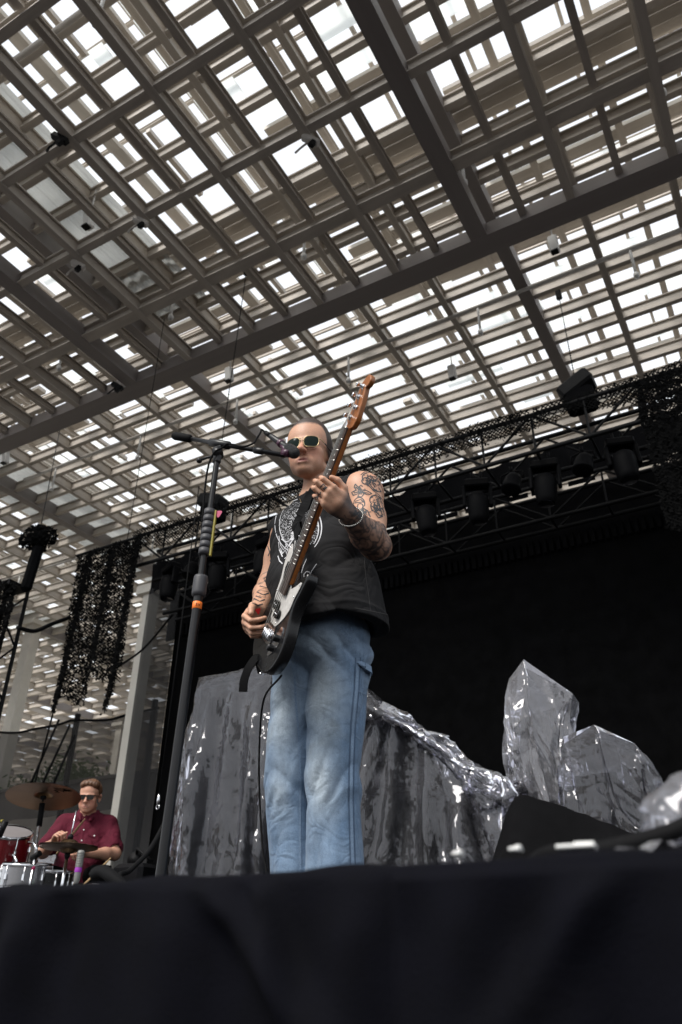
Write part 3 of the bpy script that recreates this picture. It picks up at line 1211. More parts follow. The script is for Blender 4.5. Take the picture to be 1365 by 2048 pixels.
def head_field(Fd, C, sc=1.0, yaw=0.0, pitch=0.0, full=False):
    """head centred at C (between the ears), facing -Y; returns a mapper from head space to field space"""
    Rm = np.array(Matrix.Rotation(yaw, 3, 'Z') @ Matrix.Rotation(pitch, 3, 'X'))
    C = np.array(C)

    def T(p):
        return C + Rm @ (np.array(p) * sc)
    rot = Rm.T

    def E(c, r, k=.012, op='add', rx=0):
        q_ = rot if rx == 0 else (np.array(Matrix.Rotation(rx, 3, 'X')).T @ rot)
        Fd.ell(T(c), np.array(r) * sc, q_, k * sc, op)

    def K(a, b, ra, rb, k=.008, op='add'):
        Fd.cone(T(a), T(b), ra * sc, rb * sc, k * sc, op)
    fat = 1.06 if full else 1.0
    E((0, .012, .048), (.077, .098, .083), .0)                        # cranium
    E((0, -.045, .045), (.066, .052, .062), .02)                      # forehead
    E((0, -.040, -.030), (.061 * fat, .055, .064), .03)               # mid face
    E((0, -.048, -.078), (.040 * fat, .042, .030), .022)              # jaw
    E((0, -.076, -.094), (.022, .017, .015), .02)                    # chin
    for s_ in (-1, 1):
        K((s_ * .053 * fat, -.008, -.054), (s_ * .017, -.070, -.091), .016, .012, .02)    # jaw line
        E((s_ * .043, -.066, -.020), (.024, .024, .020), .018)        # cheekbone
        E((s_ * .036 * fat, -.058, -.056), (.022, .026, .028), .022)   # cheek
        K((s_ * .012, -.098, .022), (s_ * .050, -.080, .020), .008, .008, .012)           # brow
        E((s_ * .031, -.098, .002), (.020, .016, .012), .010, 'cut')  # eye socket
        E((s_ * .031, -.083, .001), (.0145, .0135, .0125), .004)      # eyeball
        K((s_ * .019, -.094, .007), (s_ * .043, -.089, .007), .0035, .0035, .004)         # upper lid
        # ear
        K((s_ * .074, .018, -.024), (s_ * .080, .026, .022), .008, .012, .010)
        K((s_ * .083, .036, .020), (s_ * .079, .032, -.012), .006, .006, .006)
        E((s_ * .084, .018, .004), (.006, .009, .014), .003, 'cut')
    K((0, -.100, .012), (0, -.122, -.028), .0075, .011, .010)         # nose bridge
    E((0, -.121, -.031), (.0125, .012, .0105), .008)
    for s_ in (-1, 1):
        E((s_ * .0125, -.111, -.033), (.009, .011, .008), .006)
        E((s_ * .007, -.118, -.0415), (.0035, .005, .003), .002, 'cut')
    # mouth
    E((0, -.090, -.064), (.028, .012, .016), .014)
    K((-.020, -.0955, -.0635), (.020, -.0955, -.0635), .0044, .0044, .004)
    K((-.009, -.100, -.061), (.009, -.100, -.061), .0042, .0042, .005)
    K((-.014, -.0975, -.073), (.014, -.0975, -.073), .0054, .0054, .005)
    K((-.023, -.1025, -.0675), (.023, -.1025, -.0675), .0032, .0032, .002, 'cut')
    return T, Rm


def hand_field(Fd, W, fwd, palm, thumb_side, curls, sc=1.0, spread=.0, thumb=None):
    """W wrist, fwd finger direction, palm normal (out of the palm). curls: list of 4 finger (base, mid, tip) bends in degrees"""
    fwd = Vector(fwd).normalized()
    palm = (Vector(palm) - fwd * Vector(palm).dot(fwd)).normalized()
    side = fwd.cross(palm).normalized()               # across the palm
    if side.dot(Vector(thumb_side)) < 0:
        side = -side
    W = Vector(W)
    P = lambda f_, s_, p_: W + (fwd * f_ + side * s_ + palm * p_) * sc
    k = .007 * sc
    q_ = np.array([list(side), list(fwd), list(palm)])
    Fd.ell(P(.052, .0, .0), (.041 * sc, .052 * sc, .0165 * sc), q_, .012 * sc)
    Fd.cone(P(.0, .0, 0), P(.05, .0, 0), .024 * sc, .026 * sc, .014 * sc)
    Fd.cone(P(.02, .018, .006), P(.060, .030, .006), .016 * sc, .013 * sc, .012 * sc)     # thumb ball
    Fd.cone(P(.02, -.018, .004), P(.078, -.028, .002), .014 * sc, .012 * sc, .012 * sc)
    tips = []
    L = [(.045, .027, .021), (.050, .031, .023), (.047, .029, .022), (.037, .022, .020)]
    off = [(.095, .031), (.099, .010), (.094, -.011), (.085, -.030)]
    rr = [.0092, .0095, .0090, .0080]
    for i in range(4):
        base = P(off[i][0], off[i][1], 0.0)
        ang = 0
        d_side = side * (spread * (1.5 - i))
        p = base
        Fd.cone(P(.055, off[i][1] * .8, 0), base, .012 * sc, rr[i] * 1.12 * sc, .010 * sc)
        for j in range(3):
            ang += math.radians(curls[i][j])
            dv = (fwd * math.cos(ang) + palm * math.sin(ang) + d_side * math.cos(ang)).normalized()
            q2 = p + dv * L[i][j] * sc
            r0 = rr[i] * (1.0 - .07 * j) * sc
            Fd.cone(p, q2, r0, r0 * .92, .003 * sc)
            p = q2
        tips.append((p, dv))
    tpts = thumb if thumb else [P(.030, .026, .008), P(.062, .052, .016), P(.092, .058, .026), P(.112, .052, .034)]
    Fd.chain(tpts, [.0155 * sc, .0125 * sc, .0108 * sc, .0088 * sc], .006 * sc)
    return tips, P
# ------------------------------------------------------------------ the bass player
P0 = Vector((-1.265, 2.04, ZS))


def lp(x, y, dy):
    """point in the player's own space seen at photo pixel (x, y), dy behind his middle"""
    return at(x, y, P0.y + dy) - P0


SKIN = np.array([0.52, 0.285, 0.185])
man = thing('person', 'singing bass player in black sleeveless shirt, blue jeans and gold sunglasses', 'person', P0)

Fd = Field((-.36, -.50, .70), (.44, .24, 1.80), .0032)
HC = (-.022, -.030, 1.574)
HS = .965
HT, HR = head_field(Fd, HC, HS, R_(15), R_(3))
Fd.ell(HT((0, .004, .068)), (.081 * HS, .098 * HS, .102 * HS), HR.T, .02)      # tall shorn crown
Fd.ell(HT((0, -.038, .060)), (.068 * HS, .053 * HS, .080 * HS), HR.T, .03)
Fd.cone((-.014, .012, 1.52), (.0, .025, 1.37), .053, .070, .008)                # neck
Fd.cone((-.012, -.008, 1.45), (.0, -.01, 1.36), .040, .06, .02)
SHL, ELL, WRL = np.array((.205, -.055, 1.350)), np.array((.283, -.115, 1.092)), np.array((.305, -.325, 1.090))
SHR, ELR, WRR = np.array((-.165, .055, 1.350)), np.array((-.215, .030, 1.120)), np.array((-.112, -.170, .925))
Fd.cone((.0, .015, 1.38), SHL, .075, .062, .03)
Fd.cone((.0, .015, 1.38), SHR, .075, .060, .03)
Fd.ell((.01, .01, 1.20), (.17, .105, .20), None, .03)
Fd.ell((.02, .01, .95), (.16, .11, .20), None, .05)
Fd.ell(SHL + [.010, 0, -.02], (.062, .064, .072), None, .03)
mid = SHL * .45 + ELL * .55
Fd.cone(SHL + [.012, 0, -.02], mid, .062, .057, .02)
Fd.cone(mid, ELL, .056, .044, .02)
Fd.ell(ELL + [.006, .012, -.004], (.043, .046, .043), None, .02)
fm = ELL * .68 + WRL * .32
Fd.cone(ELL, fm, .044, .048, .02)
Fd.cone(fm, WRL, .047, .029, .02)
mid = (SHR + ELR) / 2
Fd.cone(SHR, mid, .058, .052, .02)
Fd.cone(mid, ELR, .050, .042, .02)
fm = ELR * .66 + WRR * .34
Fd.cone(ELR, fm, .042, .043, .02)
Fd.cone(fm, WRR, .042, .026, .02)

# bass axis (needed by the hands)
BB0, BB1 = lp(527, 1338, -.20), lp(752, 752, -.43)
bu = (BB1 - BB0).normalized()
bn = Vector((-.53, -.84, .10))
bn = (bn - bu * bn.dot(bu)).normalized()
bs = bu.cross(bn).normalized()            # towards the treble side (image right, down)
BL = (BB1 - BB0).length

# left hand on the neck
NK = lambda t, s_=0.0, n_=0.0: BB0 + bu * (t * BL) + bs * s_ + bn * n_
tn_ = 0.575
hand_c = NK(tn_)
KN = lp(655, 988, -.405)
fwdL = (KN - Vector(WRL)).normalized()
tipsL, PL = hand_field(Fd, WRL, fwdL, hand_c - KN + Vector((-.05, .12, .05)), bu,
                       [(30, 62, 46), (32, 64, 48), (34, 64, 50), (36, 62, 50)], 0.91, -.02,
                       thumb=None)
# right hand over the strings, holding a pick
KR = lp(484, 1258, -.25)
fwdR = (KR - Vector(WRR)).normalized()
pickp = lp(517, 1223, -.300)
tipsR, PR = hand_field(Fd, WRR, fwdR, Vector((.9, .25, -.15)), Vector((.15, -.7, .6)),
                       [(52, 62, 30), (50, 58, 32), (48, 56, 32), (44, 52, 30)], .96, .03,
                       thumb=None)
body_me, BV, BF = Fd.mesh('body')
del Fd
# skin tones: shorn hair, lips, stubble, flushed parts, inked sleeve
Vh = (BV - np.array(HT((0, 0, 0)))) @ HR / HS
tone = np.tile(SKIN, (len(BV), 1))
n1 = vnoise(BV, 22, 1)
n2 = vnoise(BV, 130, 2)
tone *= (1 + .07 * n1)[:, None]
hd_ = (Vh[:, 2] > -.14) & (np.abs(Vh[:, 0]) < .11)
line = np.interp(Vh[:, 1], [-.14, -.076, -.062, -.048, -.032, .0, .05, .09], [.098, .092, .078, .040, .003, -.006, -.045, -.075])
hm = np.clip((Vh[:, 2] - line + .006 * n2) / .016, 0, 1) * hd_
tone = tone * (1 - .95 * hm[:, None]) + np.array([.016, .013, .012]) * (.95 * hm * (1 + .6 * n2))[:, None]
stub = np.exp(-((Vh[:, 2] + .085) / .035) ** 2) * (Vh[:, 1] < .0) * hd_
tone *= (1 - .26 * stub * (.6 + .5 * n2))[:, None]
tone *= (1 + .05 * vnoise(BV, 300, 4, 1))[:, None]
lip = np.exp(-((Vh[:, 0] / .022) ** 4)) * np.exp(-((Vh[:, 2] + .067) / .0095) ** 4) * (Vh[:, 1] < -.085) * hd_
tone = tone * (1 - .85 * lip[:, None]) + np.array([.24, .07, .065]) * (.85 * lip[:, None])
red = np.exp(-(((np.abs(Vh[:, 0]) - .04) / .025) ** 2 + ((Vh[:, 2] + .03) / .03) ** 2)) * (Vh[:, 1] < -.03) * hd_ + np.exp(-(((Vh[:, 0]) / .018) ** 2 + ((Vh[:, 2] + .03) / .02) ** 2)) * (Vh[:, 1] < -.09) * hd_
tone *= (1 + np.outer(red, [.05, -.12, -.12]))


def seg_t(P, a, b):
    ab = b - a
    t = ((P - a) @ ab) / (ab @ ab)
    d = np.linalg.norm(P - a - np.clip(t, 0, 1)[:, None] * ab, axis=1)
    return t, d


tF, dF = seg_t(BV, ELL, WRL)
HKN = np.array(KN)
tH, dH = seg_t(BV, WRL, HKN)
tUp, dUp = seg_t(BV, SHL, ELL)
r1, r2 = vnoise(BV, 34, 11, 2), vnoise(BV, 58, 12, 2)
lines_ = np.exp(-(r1 / .11) ** 2) + .8 * np.exp(-(r2 / .14) ** 2)
left = BV[:, 0] > .12
slv = np.clip((tF + .16) / .12, 0, 1) * (dF < .075) * (tF < 1.12) * left
dark = np.clip(.50 + .40 * lines_ + .35 * np.clip(vnoise(BV, 16, 13) + .1, 0, 1), 0, .93)
palm_mask = np.clip((tH + .1) / .1, 0, 1) * np.clip((.62 - tH) / .2, 0, 1) * (dH < .05) * left
sl2 = np.maximum(slv * dark, palm_mask * np.clip(.80 + .25 * r1, .4, .95))
tone = tone * (1 - sl2[:, None]) + np.array([.016, .016, .019]) * sl2[:, None]
# sparser work on the right forearm
tR, dR = seg_t(BV, ELR, WRR)
rgt = BV[:, 0] < -.03
ln2 = np.exp(-(vnoise(BV, 26, 15, 2) / .10) ** 2) * (vnoise(BV, 13, 16) > -.12)
s3 = np.clip((tR + .9) / .3, 0, 1) * (tR < .95) * (dR < .075) * rgt * .72 * np.clip(ln2, 0, 1)
tone = tone * (1 - s3[:, None]) + np.array([.03, .035, .035]) * s3[:, None]
set_color(body_me, 'tone', np.clip(tone, 0.005, 1))
body = obj('body', body_me, M['skin'], man)
BODY = bvh_of(BV, BF)


def ribbons(bvh, org, lines, width, off=.0008, mb=None, step=2.0):
    """flat strokes laid on a sculpted surface along photo-pixel polylines"""
    mb = mb or MB()
    for ln in lines:
        pts = []
        for i in range(len(ln) - 1):
            (x0, y0), (x1, y1) = ln[i], ln[i + 1]
            n = max(1, int(math.hypot(x1 - x0, y1 - y0) / step))
            pts += [(x0 + (x1 - x0) * k / n, y0 + (y1 - y0) * k / n) for k in range(n)]
        pts.append(ln[-1])
        hit = [on_surface(bvh, org, *p) for p in pts]
        run = []
        for h in hit + [None]:
            ok = h is not None and (not run or (h[0] - run[-1][0]).length < .03)
            if ok:
                run.append(h)
                continue
            if len(run) > 1:
                vs = []
                for i, (p, n) in enumerate(run):
                    d = (run[min(i + 1, len(run) - 1)][0] - run[max(i - 1, 0)][0])
                    s_ = n.cross(d).normalized() * width / 2
                    vs += [p + n * off - s_, p + n * off + s_]
                mb.add(vs, [(2 * i, 2 * i + 1, 2 * i + 3, 2 * i + 2) for i in range(len(run) - 1)], True)
            run = [h] if h is not None else []
    return mb


def dots(bvh, org, pts, size, off=.0008, mb=None):
    mb = mb or MB()
    for x, y in pts:
        h = on_surface(bvh, org, x, y)
        if h is None:
            continue
        p, n = h
        a = n.orthogonal().normalized()
        a = Quaternion(n, random.uniform(0, 6.28)) @ a * size * random.uniform(.5, 1.2)
        b = n.cross(a) * random.uniform(.5, 1)
        p = p + n * off
        mb.add([p - a, p - b, p + a, p + b], [(0, 1, 2, 3)])
    return mb


def arc(cx, cy, rx, ry, a0, a1, n=16, rot=0.0):
    o_ = []
    for i in range(n + 1):
        a = R_(a0 + (a1 - a0) * i / n)
        x, y = rx * math.cos(a), ry * math.sin(a)
        o_.append((cx + x * math.cos(rot) - y * math.sin(rot), cy + x * math.sin(rot) + y * math.cos(rot)))
    return o_


M['ink'] = mat('tattoo_ink', (0.030, 0.032, 0.036), 0.6, noise=.3, nscale=200)
INK = []
ink = []
# flowering plant, butterfly, hooded figure and feathered mask on the upper arm
ink += [arc(740, 955, 15, 10, 150, 420, 14), arc(747, 962, 14, 8, 120, 380, 12, .5), arc(733, 962, 9, 7, 0, 360, 10), arc(752, 972, 16, 7, 10, 250, 12, .7)]
ink += [[(722, 950), (730, 944), (742, 943)], [(742, 944), (756, 952), (764, 968)], [(735, 968), (744, 978), (756, 984)], [(741, 950), (748, 958), (745, 966)], [(750, 958), (760, 966), (765, 978), (767, 986)], [(757, 975), (763, 984)], [(745, 980), (752, 985), (760, 992)]]
INK.append(ink)
ink = []
ink += [[(722, 980), (711, 968), (709, 974), (713, 980), (704, 985), (707, 991), (716, 988), (722, 982)], [(722, 982), (733, 981), (744, 987), (737, 990), (728, 987), (722, 984)], [(722, 984), (716, 993), (724, 994), (728, 988)], [(722, 978), (719, 972)], [(712, 974), (720, 981)], [(709, 986), (719, 984)], [(726, 984), (738, 987)], [(722, 980), (723, 989)]]
INK.append(ink)
ink = []
ink += [arc(719, 1008, 11, 13, 180, 380, 14), [(708, 1008), (709, 1016), (716, 1016)], arc(721, 1013, 6, 6, 0, 360, 8), [(712, 1020), (716, 1030), (722, 1036)], [(726, 1016), (736, 1022), (741, 1034)], [(718, 1020), (728, 1018)], [(722, 1022), (727, 1034)], [(730, 1022), (735, 1034)], [(711, 1003), (722, 999), (730, 1006)], [(710, 1006), (728, 1004)]]
INK.append(ink)
ink = []
ink += [arc(748, 1000, 8, 9, 120, 400, 12), arc(751, 1012, 9, 11, -60, 200, 12), [(742, 996), (747, 991), (753, 990), (758, 995), (763, 1003), (768, 1012), (771, 1022)], [(756, 992), (764, 998), (770, 1008)], [(745, 1004), (750, 1006), (748, 1010), (756, 1012)], [(744, 1012), (750, 1018), (757, 1018)], [(760, 1002), (765, 1012), (768, 1026), (770, 1032)], [(757, 1010), (762, 1020), (765, 1034)], [(752, 1024), (758, 1030), (766, 1032), (757, 1036), (752, 1028)], [(753, 998), (758, 1004)], [(764, 1018), (769, 1024)]]
INK.append(ink)
fills = [[(random.gauss(742, 9), random.gauss(962, 7)) for _ in range(110)], [(random.gauss(722, 6), random.gauss(983, 4)) for _ in range(30)],
         [(random.gauss(722, 6), random.gauss(1027, 5)) for _ in range(150)], [(random.gauss(757, 6), random.gauss(1010, 9)) for _ in range(130)]]
for k, (ln, fl) in enumerate(zip(INK, fills)):
    tat = ribbons(BODY, P0, ln, .0040, .0007)
    dots(BODY, P0, fl, .0034, .0007, tat)
    tat.build('tattoo', M['ink'], body)
# small marks on the fingers, hand and strumming arm
fk = [[(641, 975), (647, 968), (652, 974), (646, 978)], [(648, 980), (655, 974)], [(634, 984), (640, 990), (642, 984)], [(630, 996), (637, 992), (634, 1001)], [(628, 1003), (636, 1008)]]
ribbons(BODY, P0, fk, .003, .0007).build('finger_tattoo', M['ink'], body, kind='stuff')
fr = [[(536, 1092), (540, 1104), (537, 1112)], [(546, 1110), (541, 1122), (548, 1128), (543, 1134)], [(538, 1150), (528, 1158), (533, 1166), (542, 1162)], [(520, 1172), (534, 1176), (540, 1172)], [(514, 1184), (528, 1190), (538, 1186)], [(508, 1197), (520, 1203), (530, 1199)], [(512, 1192), (523, 1196)], [(505, 1206), (516, 1211), (526, 1208)]]
ribbons(BODY, P0, fr, .0042, .0008).build('arm_tattoo', M['ink'], body, kind='stuff')

# ---- jeans
Fj = Field((-.22, -.20, .03), (.30, .24, 1.02), .0042)
HIP = np.array((.030, .015, .86))
Fj.ell(HIP, (.150, .118, .13), None, .0)
Fj.cone((.03, .015, .98), (.03, .015, .86), .125, .13, .04)
LL = [np.array((.082, .030, .80)), np.array((.076, .010, .62)), np.array((.070, .008, .44)), np.array((.068, .024, .24)), np.array((.070, .028, .04))]
LR = [np.array((-.050, .012, .80)), np.array((-.076, .010, .60)), np.array((-.092, .018, .42)), np.array((-.082, .040, .24)), np.array((-.072, .046, .04))]
Fj.chain(LL, [.100, .090, .079, .076, .080], .004)
Fj.chain(LR, [.094, .080, .073, .067, .070], .004)
Fj.cone((-.004, -.105, .70), (-.006, -.07, .50), .002, .006, .006, 'cut')
Fj.cone((-.006, -.07, .50), (-.010, -.05, .04), .006, .012, .006, 'cut')
Fj.cone((.02, .09, .84), (.06, .08, .74), .07, .06, .05)
Fj.half((0, 0, .045), (0, 0, -1))
sl, X, Y, Z = Fj.win(Fj.lo, Fj.lo + Fj.h * Fj.n)
# stacked folds: behind the knees, at the lap, and down the shins
rid = lambda v: 1 - 2 * np.abs(np.sin(v)) ** .8
fold = (.0065 * rid(Z * 40 + 12 * X + 2.5 * np.sin(Y * 14 + X * 8)) * np.exp(-((Z - .79) / .055) ** 2)
        + .0062 * rid(Z * 22 - 13 * X + 2 * np.sin(X * 22 + 1)) * np.exp(-((Z - .41) / .06) ** 2)
        + .0075 * rid(X * 19 + 5 * Z + 1.4 * np.sin(Z * 11)) * np.exp(-((Z - .14) / .17) ** 2)
        + .0042 * rid(X * 15 - 15 * Z + 2 * np.sin(Y * 16)) * np.exp(-((Z - .60) / .11) ** 2)
        + .0030 * np.sin(Z * 75 + 6 * np.sin(X * 30)) * np.exp(-((Z - .37) / .03) ** 2))
Fj.f += fold.astype(np.float32)
jm, JV, JF = Fj.mesh('jeans')
JEANS = bvh_of(JV, JF)
del Fj
n1, n2, n3 = vnoise(JV, 7, 21), vnoise(JV, 26, 22), vnoise(JV, 90, 23)
fade = np.zeros(len(JV))
for c, r_, a in (((.075, -.09, .66), (.06, .09, .14), 1.0), ((-.07, -.10, .62), (.05, .08, .16), .9), ((.07, -.07, .40), (.05, .08, .09), .8), ((-.08, -.09, .38), (.04, .08, .09), .6), ((.05, -.1, .82), (.10, .08, .05), .5)):
    fade += a * np.exp(-((((JV - c) / r_) ** 2).sum(1)))
fade = np.clip(fade + .22 * n1 + .10 * n2, 0, 1)
den = np.outer(1 - fade, [.115, .182, .280]) + np.outer(fade, [.38, .44, .49])
slub = vnoise(JV * np.array([1, 1, .12]), 120, 25, 2)
den *= (1 + .16 * n3 + .10 * n2 + .14 * slub)[:, None]
stn = np.clip(vnoise(JV, 11, 27) - .28, 0, 1) * 1.3 * np.exp(-((JV[:, 2] - .55) / .16) ** 2)
den = den * (1 - .5 * stn[:, None]) + np.array([.27, .25, .15]) * (.5 * stn[:, None])
set_color(jm, 'denim', np.clip(den, .01, 1))
M['denim'] = attr_mat('denim', 'denim', .85, noise=.22, nscale=420, bump=.35, bscale=700, spec=.2, sheen=.15, crease=.35, cscale=9)
jeans = obj('jeans', jm, M['denim'], man)
M['seam'] = mat('seam_denim', (.16, .23, .33), .85, noise=.3, nscale=300, bump=.3, bscale=500)
M['seamd'] = mat('seam_dark', (.045, .075, .13), .9)  # darker blue for the lines along both edges of the seam
sm = [[(716, 1315), (713, 1380), (706, 1450), (703, 1530), (702, 1600), (704, 1680), (706, 1745)]]
ribbons(JEANS, P0, sm, .010, .0014).build('side_seam', M['seam'], jeans)
ribbons(JEANS, P0, [[(x + 5, y) for x, y in sm[0]], [(x - 5, y) for x, y in sm[0]]], .0022, .0022).build('side_stitching', M['seamd'], jeans)
inn = [[(590, 1352), (592, 1400), (598, 1470), (601, 1560), (600, 1650), (601, 1748)]]
ribbons(JEANS, P0, inn, .007, .0012).build('inner_seam', M['seam'], jeans)
pk = [[(668, 1232), (682, 1250), (698, 1270), (714, 1287)], [(664, 1236), (678, 1254), (694, 1274), (711, 1291)]]
ribbons(JEANS, P0, pk, .0035, .0016).build('pocket_edge', M['seam'], jeans)
ribbons(JEANS, P0, [[(580, 1262), (577, 1300), (584, 1330), (589, 1352)], [(592, 1262), (592, 1300), (590, 1338)]], .003, .0014).build('fly_stitching', M['seam'], jeans)
for ln in ([(716, 1382), (730, 1388)], [(712, 1472), (724, 1482)], [(729, 1268), (728, 1330), (722, 1390)], [(745, 1285), (735, 1318)]):
    ribbons(JEANS, P0, [ln], .004, .0016).build('pocket_seam', M['seam'], jeans)
hl = [on_surface(JEANS, P0, *p) for p in ((717, 1325), (724, 1336), (734, 1342), (741, 1344))]
hl = [h for h in hl if h]
if len(hl) > 2:
    pts = [h[0] + h[1] * (.003 if i in (0, len(hl) - 1) else .016) for i, h in enumerate(hl)]
    lo_ = MB()
    for i in range(len(pts) - 1):
        lo_.bar(pts[i], pts[i + 1], .022, .004, up=hl[i][1])
    lo_.build('hammer_loop', M['seam'], jeans)
# shoes
for cx_, cy_ in ((.076, -.02), (-.060, -.04)):
    Fs_ = Field((cx_ - .08, cy_ - .19, -.01), (cx_ + .08, cy_ + .16, .14), .006)
    Fs_.ell((cx_, cy_ - .06, .04), (.048, .12, .045), None, 0)
    Fs_.ell((cx_, cy_ + .06, .05), (.042, .075, .055), None, .03)
    Fs_.half((0, 0, .004), (0, 0, -1))
    me_, _, _ = Fs_.mesh('shoe')
    obj('shoe', me_, M['rubber'], man)

# ---- shirt (sculpted square-on, then turned with the chest)
TY = R_(-17)
Ft = Field((-.30, -.26, .84), (.34, .27, 1.50), .0042)
Ft.loft([(.875, .052, .01, .206, .155, 2.3), (.97, .040, .004, .204, .148, 2.3), (1.08, .018, -.002, .203, .140, 2.3), (1.20, .008, .0, .202, .130, 2.35), (1.30, .004, .005, .200, .116, 2.3),
         (1.36, .0, .012, .188, .098, 2.2), (1.395, .0, .016, .130, .084, 2.0), (1.420, .0, .012, .085, .075, 2.0)])
for s_ in (-1, 1):
    Ft.cone((0, .01, 1.395), (s_ * .190, .005, 1.352), .062, .066, .03)
Ft.cone((0, .004, 1.415), (0, .012, 1.37), .072, .08, .015)
# open below, hollow collar
Ft.ell((.05, .01, .855), (.190, .139, .09), None, 0, 'cut')
Ft.cone((-.005, -.03, 1.50), (-.003, -.006, 1.395), .064, .062, .004, 'cut')
# arm holes
for s_ in (-1, 1):
    Ft.ell((s_ * .262, -.005, 1.325), (.046, .105, .115), None, .006, 'cut')
sl, X, Y, Z = Ft.win(Ft.lo, Ft.lo + Ft.h * Ft.n)
fold = (.0085 * rid(X * 14 + 4 * Z + 1.5 * np.sin(Z * 8 + Y * 9)) * np.clip((1.14 - Z) / .25, 0, 1)
        + .0085 * rid(Z * 15 + X * 14 + 1.2 * np.sin(X * 17 + Y * 8)) * np.exp(-((Z - 1.12) / .12) ** 2)
        + .0075 * rid(Z * 22 - X * 20 + 1.3) * np.exp(-((Z - 1.28) / .07) ** 2)
        - .0035 * np.exp(-((Z - .905) / .006) ** 2))
Ft.f += fold.astype(np.float32)
tm, TV, TF = Ft.mesh('shirt')
del Ft
Rt = np.array(Matrix.Rotation(TY, 3, 'Z'))
TV = TV @ Rt.T
tm.vertices.foreach_set('co', TV.astype(np.float32).ravel())
tm.update()
M['shirt'] = mat('washed_black_cotton', (.0165, .0162, .017), .9, noise=.28, nscale=14, bump=.08, bscale=600, spec=.12, crease=.55, cscale=7)
shirt = obj('shirt', tm, M['shirt'], man)
SHIRT = bvh_of(TV, TF)
M['print'] = mat('shirt_print', (.55, .55, .57), .8, noise=.25, nscale=120)
pr = []
pr += [arc(603, 1050, 52, 58, 118, 262, 26), arc(606, 1050, 46, 52, 122, 258, 24)]
pr += [arc(584, 1056, 60, 60, -42, 40, 16)]
pr += [arc(582, 1058, 56, 54, -38, 34, 14)]
zz = [(611, 1006)]
for i in range(7):
    zz += [(598 - i * 3.0, 1018 + i * 12), (604 - i * 3.0, 1018 + i * 12)]
pr += [zz, [(x - 2.5, y + 2) for x, y in zz]]
pr += [[(559, 1072), (562, 1090), (568, 1100), (575, 1090)], [(562, 1096), (566, 1108), (572, 1100), (576, 1112), (570, 1118)], [(558, 1084), (560, 1100), (566, 1114)], [(557, 1112), (560, 1122), (566, 1128)], [(572, 1088), (578, 1098), (574, 1106)], [(564, 1078), (572, 1084), (580, 1082)]]
pm = ribbons(SHIRT, P0, pr, .0038, .0016)
sp = []
while len(sp) < 900:
    x, y = random.uniform(556, 612), random.uniform(1004, 1090)
    if ((x - 604) / 45) ** 2 + ((y - 1050) / 50) ** 2 < 1 and x < 606 - (y - 1012) * .27:
        sp.append((x, y))
while len(sp) < 1150:
    x, y = random.uniform(612, 640), random.uniform(1015, 1090)
    if ((x - 584) / 54) ** 2 + ((y - 1056) / 52) ** 2 < 1:
        sp.append((x, y))
dots(SHIRT, P0, sp, .0019, .0015, pm)
ribbons(SHIRT, P0, [[(621, 1145), (614, 1143), (609, 1149), (609, 1155), (615, 1154), (621, 1147)], [(634, 1128), (624, 1143), (620, 1152), (622, 1157), (629, 1153)], [(614, 1118), (608, 1132), (604, 1146)]], .0024, .0016, pm)
pm.build('chest_print', M['print'], shirt)
M['stitch'] = mat('shirt_stitch', (.032, .030, .030), .9)
hem = [[(793, 1237), (770, 1228), (740, 1222), (710, 1216)], [(728, 1110), (731, 1150), (737, 1190), (741, 1222)]]
ribbons(SHIRT, P0, hem, .0028, .0014).build('stitching', M['stitch'], shirt)

# ---- sunglasses
M['gold'] = mat('gold_wire', (.50, .38, .21), .28, 1.0)
M['lensg'] = mat('green_lens', (.003, .010, .007), .12, spec=.12)
M['tortoise'] = mat('dark_tortoise', (.03, .018, .012), .3)
gl = thing('sunglasses', 'gold wire aviator sunglasses with dark green lenses worn by the bass player', 'sunglasses', P0)
H = lambda x, y, z: Vector(HT((x, y, z)))
for s_ in (-1, 1):
    prof = []
    for i in range(28):
        a = 2 * math.pi * i / 28
        ca, sa = math.cos(a), math.sin(a)
        x = .0275 * (abs(ca) ** .55) * (1 if ca > 0 else -1)
        z = .0235 * (abs(sa) ** .62) * (1 if sa > 0 else -1)
        if z < 0:
            x *= 1 - .10 * (-z / .02)
        prof.append((s_ * .0355 + x, z + .004))
    rim = [H(x, -.113 + .42 * max(0, abs(x) - .03) ** 1.0, z) for x, z in prof]
    MB().tube(rim, .0013, 8, closed=True).build('rim', M['gold'], gl)
    m = MB()
    c = H(s_ * .0355, -.1155, .004)
    m.add([c] + rim, [(0, 1 + i, 1 + (i + 1) % 28) for i in range(28)], True)
    m.build('lens', M['lensg'], gl)
    m = MB()
    m.tube([H(s_ * .062, -.099, .017), H(s_ * .071, -.090, .016), H(s_ * .082, -.03, .013)], .0016, 6)
    m.build('hinge', M['gold'], gl)
    MB().tube([H(s_ * .076, -.065, .015), H(s_ * .084, -.02, .012), H(s_ * .087, .018, .008), H(s_ * .084, .032, -.010)], [.0022, .0028, .0026, .002], 6).build('temple', M['tortoise'], gl)
m = MB()
m.tube([H(-.012, -.112, .020), H(0, -.115, .022), H(.012, -.112, .020)], .0014, 6)
m.tube([H(-.011, -.113, .009), H(0, -.117, .013), H(.011, -.113, .009)], .0014, 6)
m.build('bridge', M['gold'], gl)
